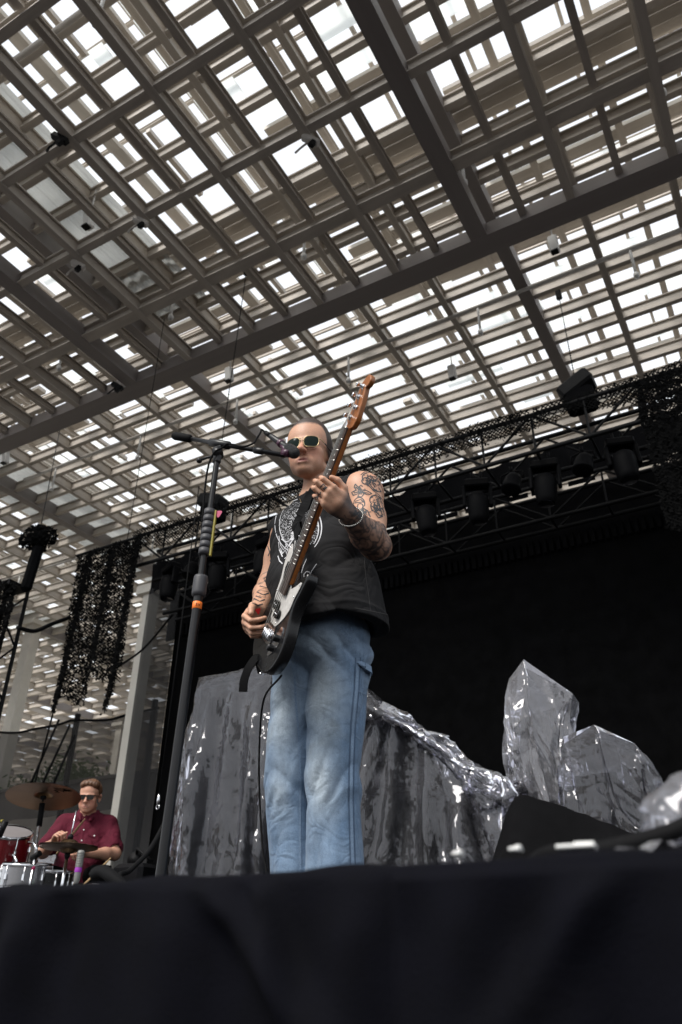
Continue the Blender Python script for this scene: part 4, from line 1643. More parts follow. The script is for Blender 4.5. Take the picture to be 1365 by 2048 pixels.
# ---- ear monitor, necklace, bracelet
M['amber'] = mat('amber_plastic', (.75, .22, .03), .25)
em = MB()
em.lathe([(0, -.008), (.008, -.006), (.009, .002), (.006, .008), (0, .010)], H(.087, .014, .002), axis=(1, -.2, 0), n=12)
o = em.build('ear_monitor', M['amber'])
tag(o, 'small amber in-ear monitor in the bass player ear', 'earphone')
o.location = P0
nk = [(599, 985), (601, 998), (606, 1008), (612, 1000), (620, 990), (626, 984)]
pts = []
for p in nk:
    h = on_surface(SHIRT, P0, *p)
    hb = on_surface(BODY, P0, *p)
    c = [k for k in (h, hb) if k]
    if c:
        v = pray(*p)
        c.sort(key=lambda k: (k[0] + P0 - Vector(CAM)).length)
        pts.append(c[0][0] + c[0][1] * .003)
m = MB()
m.tube(smooth_path(pts, 6), .0017, 6)
m.lathe([(0, -.006), (.004, -.003), (.003, .005), (0, .008)], pts[2] + Vector((0, -.003, -.006)), n=8)
o = m.build('necklace', M['gold'])
o.location = P0
tag(o, 'thin gold chain necklace at the bass player collar', 'necklace')
ax_ = Vector(WRL - ELL).normalized()
wc = Vector(ELL * .10 + WRL * .90)
u_ = ax_.orthogonal().normalized()
v_ = ax_.cross(u_)
m = MB()
M['silver'] = mat('silver_links', (.75, .72, .66), .25, 1.0)
for i in range(40):
    a = 2 * math.pi * i / 40
    d = u_ * math.cos(a) + v_ * math.sin(a)
    h = BODY.ray_cast(wc + d * .12, -d)
    p = (h[0] + d * .003) if h[0] is not None else wc + d * .034
    p = p + ax_ * (.010 * math.cos(a))
    m.lathe([(0, -.0032), (.0030, 0), (0, .0032)], p, axis=d, n=6)
o = m.build('bracelet', M['silver'])
o.location = P0
tag(o, 'silver bead chain bracelet on the fretting wrist', 'bracelet')
# ------------------------------------------------------------------ the bass guitar
M['bassblack'] = mat('black_lacquer', (.005, .005, .0055), .24, noise=.2, nscale=12, spec=.35, rvar=.08)
M['pearl'] = mat('pearl_guard', (.50, .48, .455), .35, noise=.16, nscale=90)
M['wood'] = mat('amber_maple', (.27, .085, .016), .38, noise=.28, nscale=26, stretch=(6, 1, 1), spec=.5)
M['rose'] = mat('rosewood', (.045, .024, .016), .5, noise=.35, nscale=40, stretch=(5, 1, 1))
M['fret'] = mat('fret_wire', (.75, .73, .68), .3, 1.0)
M['strings'] = mat('wound_string', (.30, .29, .27), .45, 1.0)
M['red'] = mat('red_pick_and_reflection', (.55, .02, .02), .25, .3)
bass = thing('bass_guitar', 'black bass guitar with white pearl pickguard and amber neck held by the singer', 'bass guitar', P0)
K_ = BL / 1.03


def bp(s_, t, n_):
    return BB0 + bs * (s_ * K_) + bu * (t * K_) + bn * (n_ * K_)


def spline2(pts, n=6):
    P = [Vector((a, b, 0)) for a, b in pts]
    m = len(P)
    o_ = []
    for i in range(m):
        a, b, c, d = P[i - 1], P[i], P[(i + 1) % m], P[(i + 2) % m]
        for k in range(n):
            t = k / n
            v = .5 * ((2 * b) + (c - a) * t + (2 * a - 5 * b + 4 * c - d) * t * t + (3 * b - a - 3 * c + d) * t ** 3)
            o_.append((v.x, v.y))
    return o_


outl = spline2([(-.01, -.002), (.065, .004), (.125, .035), (.155, .09), (.148, .15), (.124, .205), (.118, .25), (.132, .295), (.140, .335), (.122, .358), (.092, .335), (.055, .300), (.030, .300),
                (-.030, .325), (-.058, .352), (-.090, .400), (-.120, .430), (-.146, .415), (-.146, .36), (-.128, .295), (-.124, .24), (-.146, .175), (-.158, .11), (-.140, .045), (-.085, .006)])
B_ = lambda o_: (bp(0, 0, 0), bs * K_, bu * K_, bn * K_)
bd = MB()
bd.prism(outl, *B_(0), -.021, .021, .008)
body_b = bd.build('body', M['bassblack'], bass)
pg = spline2([(.000, .135), (.028, .150), (.070, .185), (.098, .225), (.102, .262), (.118, .310), (.108, .322), (.075, .300), (.040, .284), (.030, .292), (-.030, .318), (-.052, .345), (-.080, .385), (-.112, .412),
              (-.128, .396), (-.122, .345), (-.098, .290), (-.090, .240), (-.062, .185), (-.025, .140)], 5)
m = MB()
m.prism(pg, *B_(0), .0212, .0240, .0008)
guard = m.build('pickguard', M['pearl'], bass)
m = MB()
for a_, t_ in ((.020, .160), (.095, .270), (.110, .312), (-.05, .348), (-.118, .398), (-.085, .250), (-.06, .195)):
    m.lathe([(0, .002), (.0028, .0012), (.003, 0)], bp(a_, t_, .024), axis=bn, n=8)
m.build('guard_screws', M['chrome'], guard)
# pickups
for a0, t0 in ((-.020, .212), (.020, .190)):
    m = MB()
    pp = [(a0 + .024 * (abs(math.cos(q2)) ** .6) * (1 if math.cos(q2) > 0 else -1), t0 + .0155 * math.sin(q2)) for q2 in [2 * math.pi * i / 20 for i in range(20)]]
    m.prism(pp, *B_(0), .024, .036, .002)
    pu = m.build('pickup', M['bassblack'], bass)
    m = MB()
    for k in range(4):
        m.lathe([(.0025, 0), (.0025, .001), (0, .0012)], bp(a0 - .012 + .008 * k, t0, .036), axis=bn, n=8)
    m.build('pole_pieces', M['chrome'], pu)
# neck, fretboard, frets
TN0, TN1 = .255, .835


def nwid(t):
    return .029 - (.029 - .0205) * (t - TN0) / (TN1 - TN0)


ns = 14
sec = [(-1, .016), (-.9, .009), (-.55, .003), (0, .001), (.55, .003), (.9, .009), (1, .016), (1, .022), (-1, .022)]
vs, fs = [], []
for i in range(ns + 1):
    t_ = TN0 + .04 + (TN1 - TN0 - .04) * i / ns
    for a_, n_ in sec:
        vs.append(bp(a_ * nwid(t_), t_, n_ + .008))
L_ = len(sec)
for i in range(ns):
    for j in range(L_):
        fs.append((i * L_ + j, i * L_ + (j + 1) % L_, (i + 1) * L_ + (j + 1) % L_, (i + 1) * L_ + j))
fs += [tuple(range(L_)), tuple(ns * L_ + j for j in range(L_ - 1, -1, -1))]
m = MB()
m.add(vs, fs, False)
neck = m.build('neck', M['wood'], bass)
m = MB()
m.prism([(-nwid(TN0), TN0), (nwid(TN0), TN0), (nwid(TN1), TN1), (-nwid(TN1), TN1)], *B_(0), .0302, .0355)
fb = m.build('fretboard', M['rose'], neck)
SCL = (TN1 - .125)
for k in range(0, 20):
    t_ = TN1 - SCL * (1 - 2 ** (-k / 12))
    if t_ < TN0:
        break
    m = MB()
    m.tube([bp(-nwid(t_), t_, .0360), bp(nwid(t_), t_, .0360)], .0016 if k else .003, 6)
    m.build('fret' if k else 'nut', M['fret'], fb)
    if k in (3, 5, 7, 9, 12, 15, 17):
        m = MB()
        t2 = TN1 - SCL * (1 - 2 ** (-(k - .5) / 12))
        for dx in ((-.012, .012) if k == 12 else (0,)):
            m.lathe([(.0035, 0), (.003, .0008), (0, .0009)], bp(dx, t2, .0355), axis=bn, n=8)
        m.build('fret_marker', M['pearl'], fb)
# headstock
hs = spline2([(-.021, .0), (-.024, .018), (-.038, .032), (-.041, .060), (-.036, .110), (-.031, .150), (-.022, .172), (-.004, .190), (.016, .186), (.027, .170), (.022, .152), (.012, .146), (.020, .120), (.030, .075), (.036, .040), (.033, .022), (.0215, .004)], 5)
m = MB()
m.prism([(a_ * 1.22, b_ + TN1) for a_, b_ in hs], *B_(0), .006, .024, .003)
head_b = m.build('headstock', M['wood'], bass)
for k in range(4):
    t_ = TN1 + .040 + k * .036
    s_ = -.020 + .003 * k
    m = MB()
    m.lathe([(.0095, 0), (.0095, .002), (.0062, .003), (.0062, .020), (.0075, .021), (.005, .023), (0, .023)], bp(s_, t_, .024), axis=bn, n=12)
    tu = m.build('tuner_post', M['chrome'], head_b)
    m = MB()
    m.tube([bp(s_, t_, .002), bp(s_ - .040, t_, .002)], .003, 6)
    m.lathe([(0, -.012), (.010, -.008), (.014, 0), (.010, .008), (0, .012)], bp(s_ - .046, t_, .002), axis=bn, n=10)
    m.build('tuner_key', M['red'], tu)  # red reflected in the chrome tuners, painted as the key colour
m = MB()
m.lathe([(.006, 0), (.007, .003), (.004, .006), (0, .006)], bp(.010, TN1 + .075, .024), axis=bn, n=10)
m.build('string_tree', M['chrome'], head_b)
# bridge, strings, controls
m = MB()
m.prism([(-.040, .085), (.040, .085), (.040, .150), (-.040, .150)], *B_(0), .0215, .0245)
br = m.build('bridge', M['chrome'], bass)
for k in range(4):
    m = MB()
    m.tube([bp(-.0285 + .019 * k, .100, .032), bp(-.0285 + .019 * k, .128, .032)], .006, 8)
    m.build('saddle', M['chrome'], br)
for k in range(4):
    a0, a1 = -.0285 + .019 * k, -.0145 + .0097 * k
    m = MB()
    m.tube([bp(a0, .088, .030), bp(a0, .125, .0385), bp(a1, TN1, .0400), bp(-.020 + .003 * k + .006, TN1 + .040 + k * .036, .034)], .0007 + .0003 * (3 - k), 5)
    m.build('string', M['strings'], bass)
m = MB()
m.prism(spline2([(.050, .060), (.090, .080), (.118, .120), (.108, .160), (.085, .165), (.060, .120)], 4), *B_(0), .0212, .0235)
cp = m.build('control_plate', M['chrome'], bass)
for a_, t_ in ((.075, .090), (.092, .128)):
    m = MB()
    m.lathe([(.011, 0), (.011, .012), (.009, .016), (0, .016)], bp(a_, t_, .0235), axis=bn, n=12)
    m.build('knob', M['bassblack'], cp)
m = MB()
m.prism([(-.075, .355), (-.060, .348), (-.048, .300), (-.060, .296), (-.078, .33)], *B_(0), .024, .030, .002)
m.build('thumb_rest', M['bassblack'], bass)
for p, ax in ((bp(0, -.002, 0), -bu), (bp(-.128, .43, 0), bu)):
    m = MB()
    m.lathe([(.004, 0), (.004, .010), (.009, .012), (.008, .015), (0, .015)], p, axis=ax, n=10)
    m.build('strap_button', M['chrome'], bass)


def strip(pts, wd, th, upf, mt, name, parent):
    vs, fs = [], []
    n = len(pts)
    for i, p in enumerate(pts):
        d = (Vector(pts[min(i + 1, n - 1)]) - Vector(pts[max(i - 1, 0)])).normalized()
        u_ = Vector(upf(i))
        s_ = d.cross(u_).normalized()
        u_ = s_.cross(d)
        for a_, b_ in ((-1, 0), (1, 0), (1, 1), (-1, 1)):
            vs.append(Vector(p) + s_ * (a_ * wd / 2) + u_ * (b_ * th))
    for i in range(n - 1):
        for j in range(4):
            fs.append((i * 4 + j, i * 4 + (j + 1) % 4, (i + 1) * 4 + (j + 1) % 4, (i + 1) * 4 + j))
    fs += [(3, 2, 1, 0), tuple((n - 1) * 4 + j for j in range(4))]
    return MB().add(vs, fs).build(name, mt, parent)


M['strap'] = mat('strap_leather', (.003, .003, .0035), .7, noise=.2, nscale=40, spec=.08)
stp = thing('guitar_strap', 'black leather guitar strap over the singer shoulder with a hanging tail', 'strap', P0)
pts, nrm = [bp(-.13, .44, .006)], [bn]
for p in ((596, 1052), (605, 1030), (616, 1005), (630, 980), (650, 962), (676, 950)):
    h = on_surface(SHIRT, P0, *p)
    if h:
        pts.append(h[0] + h[1] * .004)
        nrm.append(h[1])
sp_ = smooth_path(pts, 5)
nn = [nrm[min(len(nrm) - 1, i // 5)] for i in range(len(sp_))]
strip(sp_, .042, .004, lambda i: nn[i], M['strap'], 'shoulder_band', stp)
tl = smooth_path([bp(0, -.012, .0), lp(516, 1316, -.21), lp(500, 1334, -.22), lp(490, 1358, -.22), lp(487, 1384, -.215)], 6)
strip(tl, .026, .004, lambda i: (.3, -.9, .2), M['strap'], 'tail', stp)
m = MB()
pk_ = tipsR[0][0] + tipsR[0][1] * .004
pk_ = Vector(pickp)
m.prism(spline2([(0, -.010), (.009, .005), (.007, .009), (-.007, .009), (-.009, .005)], 4), pk_, (.8, .3, .2), (.1, -.5, .8), (-.3, .6, .5), -.0006, .0006)
o = m.build('plectrum', M['red'])
o.location = P0
tag(o, 'red plectrum pinched between thumb and finger of the strumming hand', 'plectrum')
cable('instrument_lead', [P0 + bp(.10, .02, -.03), P0 + lp(528, 1400, -.05), P0 + lp(519, 1500, .02), P0 + lp(520, 1600, .05), P0 + lp(526, 1700, .02), P0 + lp(534, 1752, .0), P0 + Vector((-.1, -.05, .012)), P0 + Vector((-.5, -.1, .008))], .0032, M['rubber'], 'thin black instrument lead hanging beside the left trouser leg', 'cable', 10)

# ------------------------------------------------------------------ microphone and stand
M['satin'] = mat('satin_black', (.008, .008, .009), .34, noise=.15, nscale=30, spec=.28)
M['grey'] = mat('grey_rubber', (.035, .035, .04), .55, noise=.15, nscale=40)
M['yellow'] = mat('yellow_strip', (.30, .25, .02), .5)
M['pink'] = mat('pink_pick', (.42, .015, .10), .4)
M['orange'] = mat('orange_tape', (.90, .20, .02), .5)
M['purple'] = mat('purple_band', (.05, .008, .03), .35)
MSX, MSY = -1.553, 1.80
ms = thing('microphone_stand', 'black boom microphone stand with orange tape in front of the singer', 'microphone stand', (MSX, MSY, ZS))
q0 = Vector((MSX, MSY, ZS))


def mz(y):
    """height on the stand seen at photo row y"""
    best = min(np.linspace(ZS, 3.3, 700), key=lambda z: abs(proj_y((MSX, MSY, z)) - y))
    return best - ZS


def proj_y(P):
    v = ROT.T @ (np.array(P) - CAM)
    return CY - F * v[1] / -v[2]


m = MB()
m.lathe([(0, 0), (.13, 0), (.135, .006), (.13, .016), (.05, .024), (.025, .03), (.018, .05)], (0, 0, 0), n=28)
m.build('base', M['black'], ms)
m = MB()
m.lathe([(.0150, .03), (.0150, mz(1190))], (0, 0, 0), n=16)
m.build('lower_tube', M['satin'], ms)
z0, z1 = mz(1188), mz(1150)
m = MB()
m.lathe([(.0165, z0 - .004), (.023, z0), (.024, z0 + .01), (.024, z1 - .01), (.022, z1), (.012, z1 + .003)], (0, 0, 0), n=18)
m.build('clutch', M['grey'], ms)
m = MB()
m.lathe([(.0105, z1), (.0105, mz(900))], (0, 0, 0), n=14)
m.build('upper_tube', M['satin'], ms)
z0, z1 = mz(1108), mz(1018)
m = MB()
n_ = 7
for i in range(n_):
    a, b = z0 + (z1 - z0) * i / n_, z0 + (z1 - z0) * (i + .94) / n_
    m.lathe([(.010, a), (.020, a + .001), (.0205, b - .001), (.010, b)], (0, 0, 0), n=14)
ph = m.build('pick_holder', M['grey'], ms)
rdir = Vector((.87, .30, 0)).normalized()
MB().bar(rdir * .022 + Vector((0, 0, z0 - .004)), rdir * .022 + Vector((0, 0, z1 - .006)), .010, .006, up=rdir).build('pick_slot', M['yellow'], ph)
m = MB()
m.prism(spline2([(0, -.014), (.011, .004), (.009, .012), (-.009, .012), (-.011, .004)], 4), rdir * .033 + Vector((0, 0, mz(1028))), rdir, (0, 0, 1), rdir.cross(Vector((0, 0, 1))), -.0006, .0006)
o = m.build('plectrum', M['pink'])
o.location = q0
tag(o, 'pink plectrum stuck in the holder on the microphone stand', 'plectrum')
z0, z1 = mz(1217), mz(1202)
m = MB()
m.lathe([(.0152, z0), (.0158, z0 + .0004), (.0158, z1 - .0004), (.0152, z1)], (0, 0, 0), n=18)
tp = m.build('tape', M['orange'], ms)
# handwriting on the tape
cdir = Vector((-MSX, -MSY, 0)).normalized()
tr = Vector((0, 0, 1)).cross(cdir).normalized()
zc = (z0 + z1) / 2
hw = [[(-.002, .006), (-.006, .004), (-.002, .001), (-.005, -.005), (-.001, -.006), (.0, -.002), (-.003, .0015), (-.0005, .004), (-.002, .006)],
      [(.003, .005), (.004, -.005), (.006, .002), (.008, -.005), (.0095, .005)]]
m = MB()
for ln in hw:
    pts = []
    for a_, b_ in ln:
        an = a_ / .0158
        pts.append((cdir * math.cos(an) + tr * math.sin(an)) * .0160 + Vector((0, 0, zc + b_ * .9)))
    m.tube(pts, .0007, 5)
m.build('handwriting', M['rubber'], tp)
PV = Vector((0, 0, mz(893)))
BT = Vector(at(572, 906, 1.835)) - q0
BE = Vector(at(350, 875, 1.785)) - q0
bdir = (BT - BE).normalized()
pv = BE.lerp(BT, .40)
m = MB()
m.bar(Vector((0, 0, PV.z - .075)), Vector((0, 0, PV.z + .002)), .030, .024, bevel=.006)
m.lathe([(0, -.022), (.018, -.02), (.020, 0), (.018, .02), (0, .022)], Vector((.0, 0, PV.z - .028)), axis=(.45, -.9, 0), n=14)
m.build('boom_joint', M['satin'], ms)
m = MB()
m.tube([(0, 0, PV.z - .040), Vector((0, 0, PV.z - .040)) - rdir * .04 + Vector((0, 0, -.004)), Vector((0, 0, PV.z - .052)) - rdir * .062], .005, 8)
m.lathe([(0, -.012), (.009, -.007), (.011, 0), (.009, .007), (0, .011)], Vector((0, 0, PV.z - .055)) - rdir * .068, axis=rdir, n=10)
m.build('clamp_lever', M['satin'], ms)
m = MB()
m.tube([BE, BT], .0085, 10)
bm = m.build('boom', M['satin'], ms)
m = MB()
m.tube([BE - bdir * .012, BE, BE + bdir * .075, BE + bdir * .085], [.012, .0165, .016, .010], 14)
m.build('counterweight', M['rubber'], bm)
m = MB()
m.tube([pv - bdir * .035, pv - bdir * .03, pv + bdir * .06, pv + bdir * .065], [.011, .0155, .0155, .011], 12)
m.tube([BT - bdir * .14, BT - bdir * .135, BT - bdir * .10, BT - bdir * .095], [.009, .0125, .0125, .009], 12)
m.build('boom_collar', M['satin'], bm)
for o_ in (ms, bpy.data.objects[o.name]):
    o_.location = q0 + Vector((-.049, 0, 0))
    o_.rotation_euler = (0, R_(1.76), 0)
# microphone
GT, GE = Vector(at(593, 909, 1.845)), Vector(at(540, 871, 1.845))
mc = thing('microphone', 'black vocal microphone with purple ring pointing at the singer mouth', 'microphone', GE)
d_ = (GT - GE).normalized()
L_ = (GT - GE).length
m = MB()
m.lathe([(.0, 0), (.0085, .001), (.0105, .012), (.0115, L_ * .25), (.0125, L_ * .45), (.0135, L_ * .62), (.0165, L_ * .68)], (0, 0, 0), axis=d_, n=18)
m.build('handle', M['satin'], mc)
m = MB()
m.lathe([(.0165, L_ * .68), (.0205, L_ * .72), (.0225, L_ * .82), (.0215, L_ * .93), (.016, L_), (.008, L_ + .005), (0, L_ + .006)], (0, 0, 0), axis=d_, n=22)
M['grille'] = mat('mic_grille', (.010, .010, .011), .45, .4, bump=.6, bscale=900)
m.build('grille', M['grille'], mc)
m = MB()
m.lathe([(.0128, L_ * .38), (.0150, L_ * .39), (.0150, L_ * .47), (.0130, L_ * .48)], (0, 0, 0), axis=d_, n=16)
m.build('ring', M['purple'], mc)
m = MB()
m.tube([BT + q0 - GE - bdir * .012, BT + q0 - GE + bdir * .018], .0145, 12)
m.tube([BT + q0 - GE + bdir * .01, d_ * (L_ * .42)], .010, 8)
m.build('clip', M['purple'], mc)
m = MB()
m.tube([d_ * .004, -d_ * .030], [.0095, .008], 12)
m.build('connector', M['black'], mc)
xl = GE - d_ * .030
cable('microphone_cable', [xl, xl - d_ * .02 + Vector((-.004, 0, .004)), Vector(at(521, 866, 1.83)), Vector(at(512, 880, 1.82)), Vector(at(511, 890, 1.815)) + Vector((0, -.012, 0)), Vector(at(490, 897, 1.80)) + Vector((0, -.012, 0)), Vector(at(465, 889, 1.79)), Vector(at(448, 893, 1.785)), q0 + Vector((-.025, -.02, PV.z - .12)), q0 + Vector((-.040, .022, .9)), q0 + Vector((-.060, .022, .3)), q0 + Vector((-.10, .03, .03)), q0 + Vector((-.6, .2, .01))], .0036, M['rubber'], 'black microphone cable wrapped along the boom arm')
# ------------------------------------------------------------------ plastic sheets: a small cloth solver
def drape(x0, x1, y0, y1, z, nu, nv, boxes, steps=130, iters=10, slack=1.0, seed=0, floor=ZS + .006, ridge=None):
    """a sheet let fall on rounded boxes (centre, half size, radius); returns vertices and faces"""
    r = np.random.default_rng(seed)
    U, V = np.meshgrid(np.linspace(x0, x1, nu), np.linspace(y0, y1, nv))
    P = np.stack([U, V, np.full_like(U, z)], 2)
    P += r.normal(0, .006, P.shape)
    lx, ly = (x1 - x0) / (nu - 1) * (1 + (slack - 1) * 2.0), (y1 - y0) / (nv - 1) * (1 + (slack - 1) * .4)
    ld = math.hypot(lx, ly)
    Q = P.copy()

    def con(A, B, L, st):
        d = B - A
        n = np.linalg.norm(d, axis=-1, keepdims=True)
        c = d * (.5 * st * (1 - L / np.maximum(n, 1e-9)))
        A += c
        B -= c

    for s in range(steps):
        v = (P - Q) * .965
        v[..., 2] -= .0016
        Q = P.copy()
        Q0 = Q.copy()
        P = P + np.clip(v, -.035, .035)
        for it in range(iters):
            for k in (0, 1):
                con(P[:, k:-1:2], P[:, k + 1::2], lx, 1.0)
                con(P[k:-1:2], P[k + 1::2], ly, 1.0)
            for k in (0, 1):
                con(P[k:-1:2, :-1], P[k + 1::2, 1:], ld, .35)
                con(P[k:-1:2, 1:], P[k + 1::2, :-1], ld, .35)
            if it % 2 == 0:
                con(P[:, :-2], P[:, 2:], 2 * lx, .06)
                con(P[:-2], P[2:], 2 * ly, .06)
            if it % 2 == 1 or it == iters - 1:
                for c, h, rad in boxes:
                    top = c[2] + h[2] + .02
                    up = (Q0[..., 2] > top - .05) & (P[..., 2] < top) & (P[..., 2] > c[2] - h[2]) & (np.abs(P[..., 0] - c[0]) < h[0] - rad * .3) & (np.abs(P[..., 1] - c[1]) < h[1] - rad * .3)
                    P[..., 2][up] = top
                    q_ = P - np.array(c)
                    a = np.abs(q_) - (np.array(h) - rad)
                    o_ = np.maximum(a, 0)
                    ln = np.linalg.norm(o_, axis=-1)
                    ins = np.minimum(a.max(-1), 0)
                    d = ln + ins - rad - .02
                    hit = d < 0
                    if hit.any():
                        n = np.where(ln[..., None] > 1e-6, np.sign(q_) * o_ / np.maximum(ln, 1e-6)[..., None], 0)
                        ax = a.argmax(-1)
                        n2 = np.zeros_like(q_)
                        np.put_along_axis(n2, ax[..., None], np.sign(np.take_along_axis(q_, ax[..., None], -1)), -1)
                        n = np.where((ln > 1e-6)[..., None], n, n2)
                        P[hit] -= (n * d[..., None])[hit]
                        Q[hit] = Q[hit] * .3 + P[hit] * .7
                if ridge is not None:
                    xs, zs, yc, hw = ridge
                    hz = np.interp(P[..., 0], xs, zs, left=-9, right=-9) - .5 * np.maximum(0, np.abs(P[..., 1] - yc) - hw * .3)
                    m_ = (np.abs(P[..., 1] - yc) < hw) & (P[..., 2] < hz) & (Q0[..., 2] > hz - .09)
                    P[..., 2][m_] = hz[m_]
                    P[..., :2][m_] = Q0[..., :2][m_]
                    Q[m_] = P[m_]
                P[..., 2] = np.maximum(P[..., 2], floor)
    g_ = P[..., 2] <= floor + .001
    P[g_, 2] += r.random(g_.sum()) * .012
    idx = np.arange(nu * nv).reshape(nv, nu)
    Fq = np.stack([idx[:-1, :-1], idx[:-1, 1:], idx[1:, 1:], idx[1:, :-1]], -1).reshape(-1, 4)
    return P.reshape(-1, 3), Fq


def plastic_mat(name, body, film, rough, bump):
    """thin clear film: see-through, a little milky (body), mirror-like where it turns (film)"""
    m = bpy.data.materials.new(name)
    m.use_nodes = True
    n = m.node_tree
    n.nodes.remove(n.nodes['Principled BSDF'])
    out_ = n.nodes['Material Output']
    N = n.nodes.new
    co = N('ShaderNodeTexCoord')
    L = n.links.new
    wv = N('ShaderNodeTexNoise')
    wv.inputs['Scale'].default_value = 2.6
    wv.inputs['Detail'].default_value = 5
    L(co.outputs['Object'], wv.inputs['Vector'])
    mx = N('ShaderNodeVectorMath')
    mx.operation = 'MULTIPLY_ADD'
    mx.inputs[1].default_value = (.22, .22, .35)
    L(wv.outputs['Color'], mx.inputs[0])
    L(co.outputs['Object'], mx.inputs[2])
    st_ = N('ShaderNodeMapping')
    st_.inputs['Scale'].default_value = (1, 1, .14)
    st_.inputs['Rotation'].default_value = (0, .35, 0)
    L(mx.outputs[0], st_.inputs[0])
    w2 = N('ShaderNodeTexNoise')
    w2.inputs['Scale'].default_value = 3.4
    w2.inputs['Detail'].default_value = 3
    L(st_.outputs[0], w2.inputs['Vector'])
    msk = N('ShaderNodeMapRange')
    msk.inputs[1].default_value = .42
    msk.inputs[2].default_value = .60
    msk.inputs[3].default_value = .5
    msk.inputs[4].default_value = 1.0
    L(w2.outputs['Fac'], msk.inputs[0])
    geo = N('ShaderNodeNewGeometry')
    src = geo.outputs['Normal']
    for sc_v, am, vec in ((4.0, bump * .45, st_.outputs[0]), (13.0, bump, st_.outputs[0]), (40.0, bump * .8, mx.outputs[0])):
        v_ = N('ShaderNodeTexVoronoi')
        v_.inputs['Scale'].default_value = sc_v
        L(vec, v_.inputs['Vector'])
        c_ = N('ShaderNodeVectorMath')
        c_.operation = 'MULTIPLY_ADD'
        c_.inputs[1].default_value = (am, am, am)
        c_.inputs[2].default_value = (-am / 2, -am / 2, -am / 2)
        L(v_.outputs['Color'], c_.inputs[0])
        k_ = N('ShaderNodeVectorMath')
        k_.operation = 'SCALE'
        L(c_.outputs[0], k_.inputs[0])
        L(msk.outputs[0], k_.inputs['Scale'])
        d_ = N('ShaderNodeVectorMath')
        L(src, d_.inputs[0])
        L(k_.outputs[0], d_.inputs[1])
        src = d_.outputs[0]
    b = N('ShaderNodeVectorMath')
    b.operation = 'NORMALIZE'
    L(src, b.inputs[0])
    tr = N('ShaderNodeBsdfTransparent')
    tr.inputs[0].default_value = (.80, .80, .83, 1)
    df = N('ShaderNodeBsdfDiffuse')
    df.inputs[0].default_value = (.62, .62, .66, 1)
    gl_ = N('ShaderNodeBsdfGlossy')
    gl_.inputs['Roughness'].default_value = rough
    gl_.inputs['Color'].default_value = (.95, .95, 1, 1)
    L(b.outputs[0], gl_.inputs['Normal'])
    L(b.outputs[0], df.inputs['Normal'])
    mr = N('ShaderNodeMapRange')
    mr.inputs[1].default_value = .38
    mr.inputs[2].default_value = .68
    mr.inputs[3].default_value = body * .8
    mr.inputs[4].default_value = min(1, body * 1.3)
    L(wv.outputs['Fac'], mr.inputs[0])
    x1 = N('ShaderNodeMixShader')
    L(mr.outputs[0], x1.inputs[0])
    L(tr.outputs[0], x1.inputs[1])
    L(df.outputs[0], x1.inputs[2])
    fr_ = N('ShaderNodeLayerWeight')
    fr_.inputs['Blend'].default_value = film
    L(b.outputs[0], fr_.inputs['Normal'])
    x2 = N('ShaderNodeMixShader')
    L(fr_.outputs['Fresnel'], x2.inputs[0])
    L(x1.outputs[0], x2.inputs[1])
    L(gl_.outputs[0], x2.inputs[2])
    L(x2.outputs[0], out_.inputs['Surface'])
    return m


M['plastic'] = plastic_mat('clear_plastic_film', .055, .35, .11, .36)
M['plastic2'] = plastic_mat('milky_plastic_film', .18, .35, .12, .36)
M['case'] = mat('flight_case', (.004, .004, .005), .6, noise=.3, nscale=6, spec=.12)


def sheet(name, label, P, Fq, mt, org, cat='plastic sheet'):
    hard = cat == 'plastic sheet'
    if hard:                                  # crumpled film breaks into small flat facets
        r = np.random.default_rng(len(P))
        P = P + r.normal(0, .0035, P.shape) * np.clip((P[:, 2:3] - ZS - .02) / .05, 0, 1)
        tri = r.random(len(Fq)) < .5
        T1 = np.where(tri[:, None], Fq[:, [0, 1, 2]], Fq[:, [0, 1, 3]])
        T2 = np.where(tri[:, None], Fq[:, [0, 2, 3]], Fq[:, [1, 2, 3]])
        Fq = np.concatenate([T1, T2])
    me = mesh_np(name, P - np.array(org), Fq, not hard)
    o = obj(name, me, mt, None, org)
    if not hard:
        sb = o.modifiers.new('smooth', 'SUBSURF')
        sb.levels = 1
        sb.render_levels = 1
    tag(o, label, cat)
    return o


def gear(name, label, parts, cat='equipment'):
    """covered equipment: boxes with feet and handles"""
    c0 = Vector(parts[0][0])
    t = thing(name, label, cat, (c0.x, c0.y, ZS))
    for c, h, rad in parts:
        m = MB()
        h = [h[0] - .02, h[1] - .02, h[2] - .05]
        m.box(Vector(c) - Vector((c0.x, c0.y, ZS)), [2 * k for k in h], None, min(rad, .04))
        m.build('case', M['case'], t)
        m = MB()
        for s_ in (-1, 1):
            m.box(Vector(c) - Vector((c0.x, c0.y, ZS)) + Vector((s_ * h[0] * .96, -h[1], 0)), (.03, .012, 2 * h[2] * .98))
        m.build('edge_trim', M['black'], t)


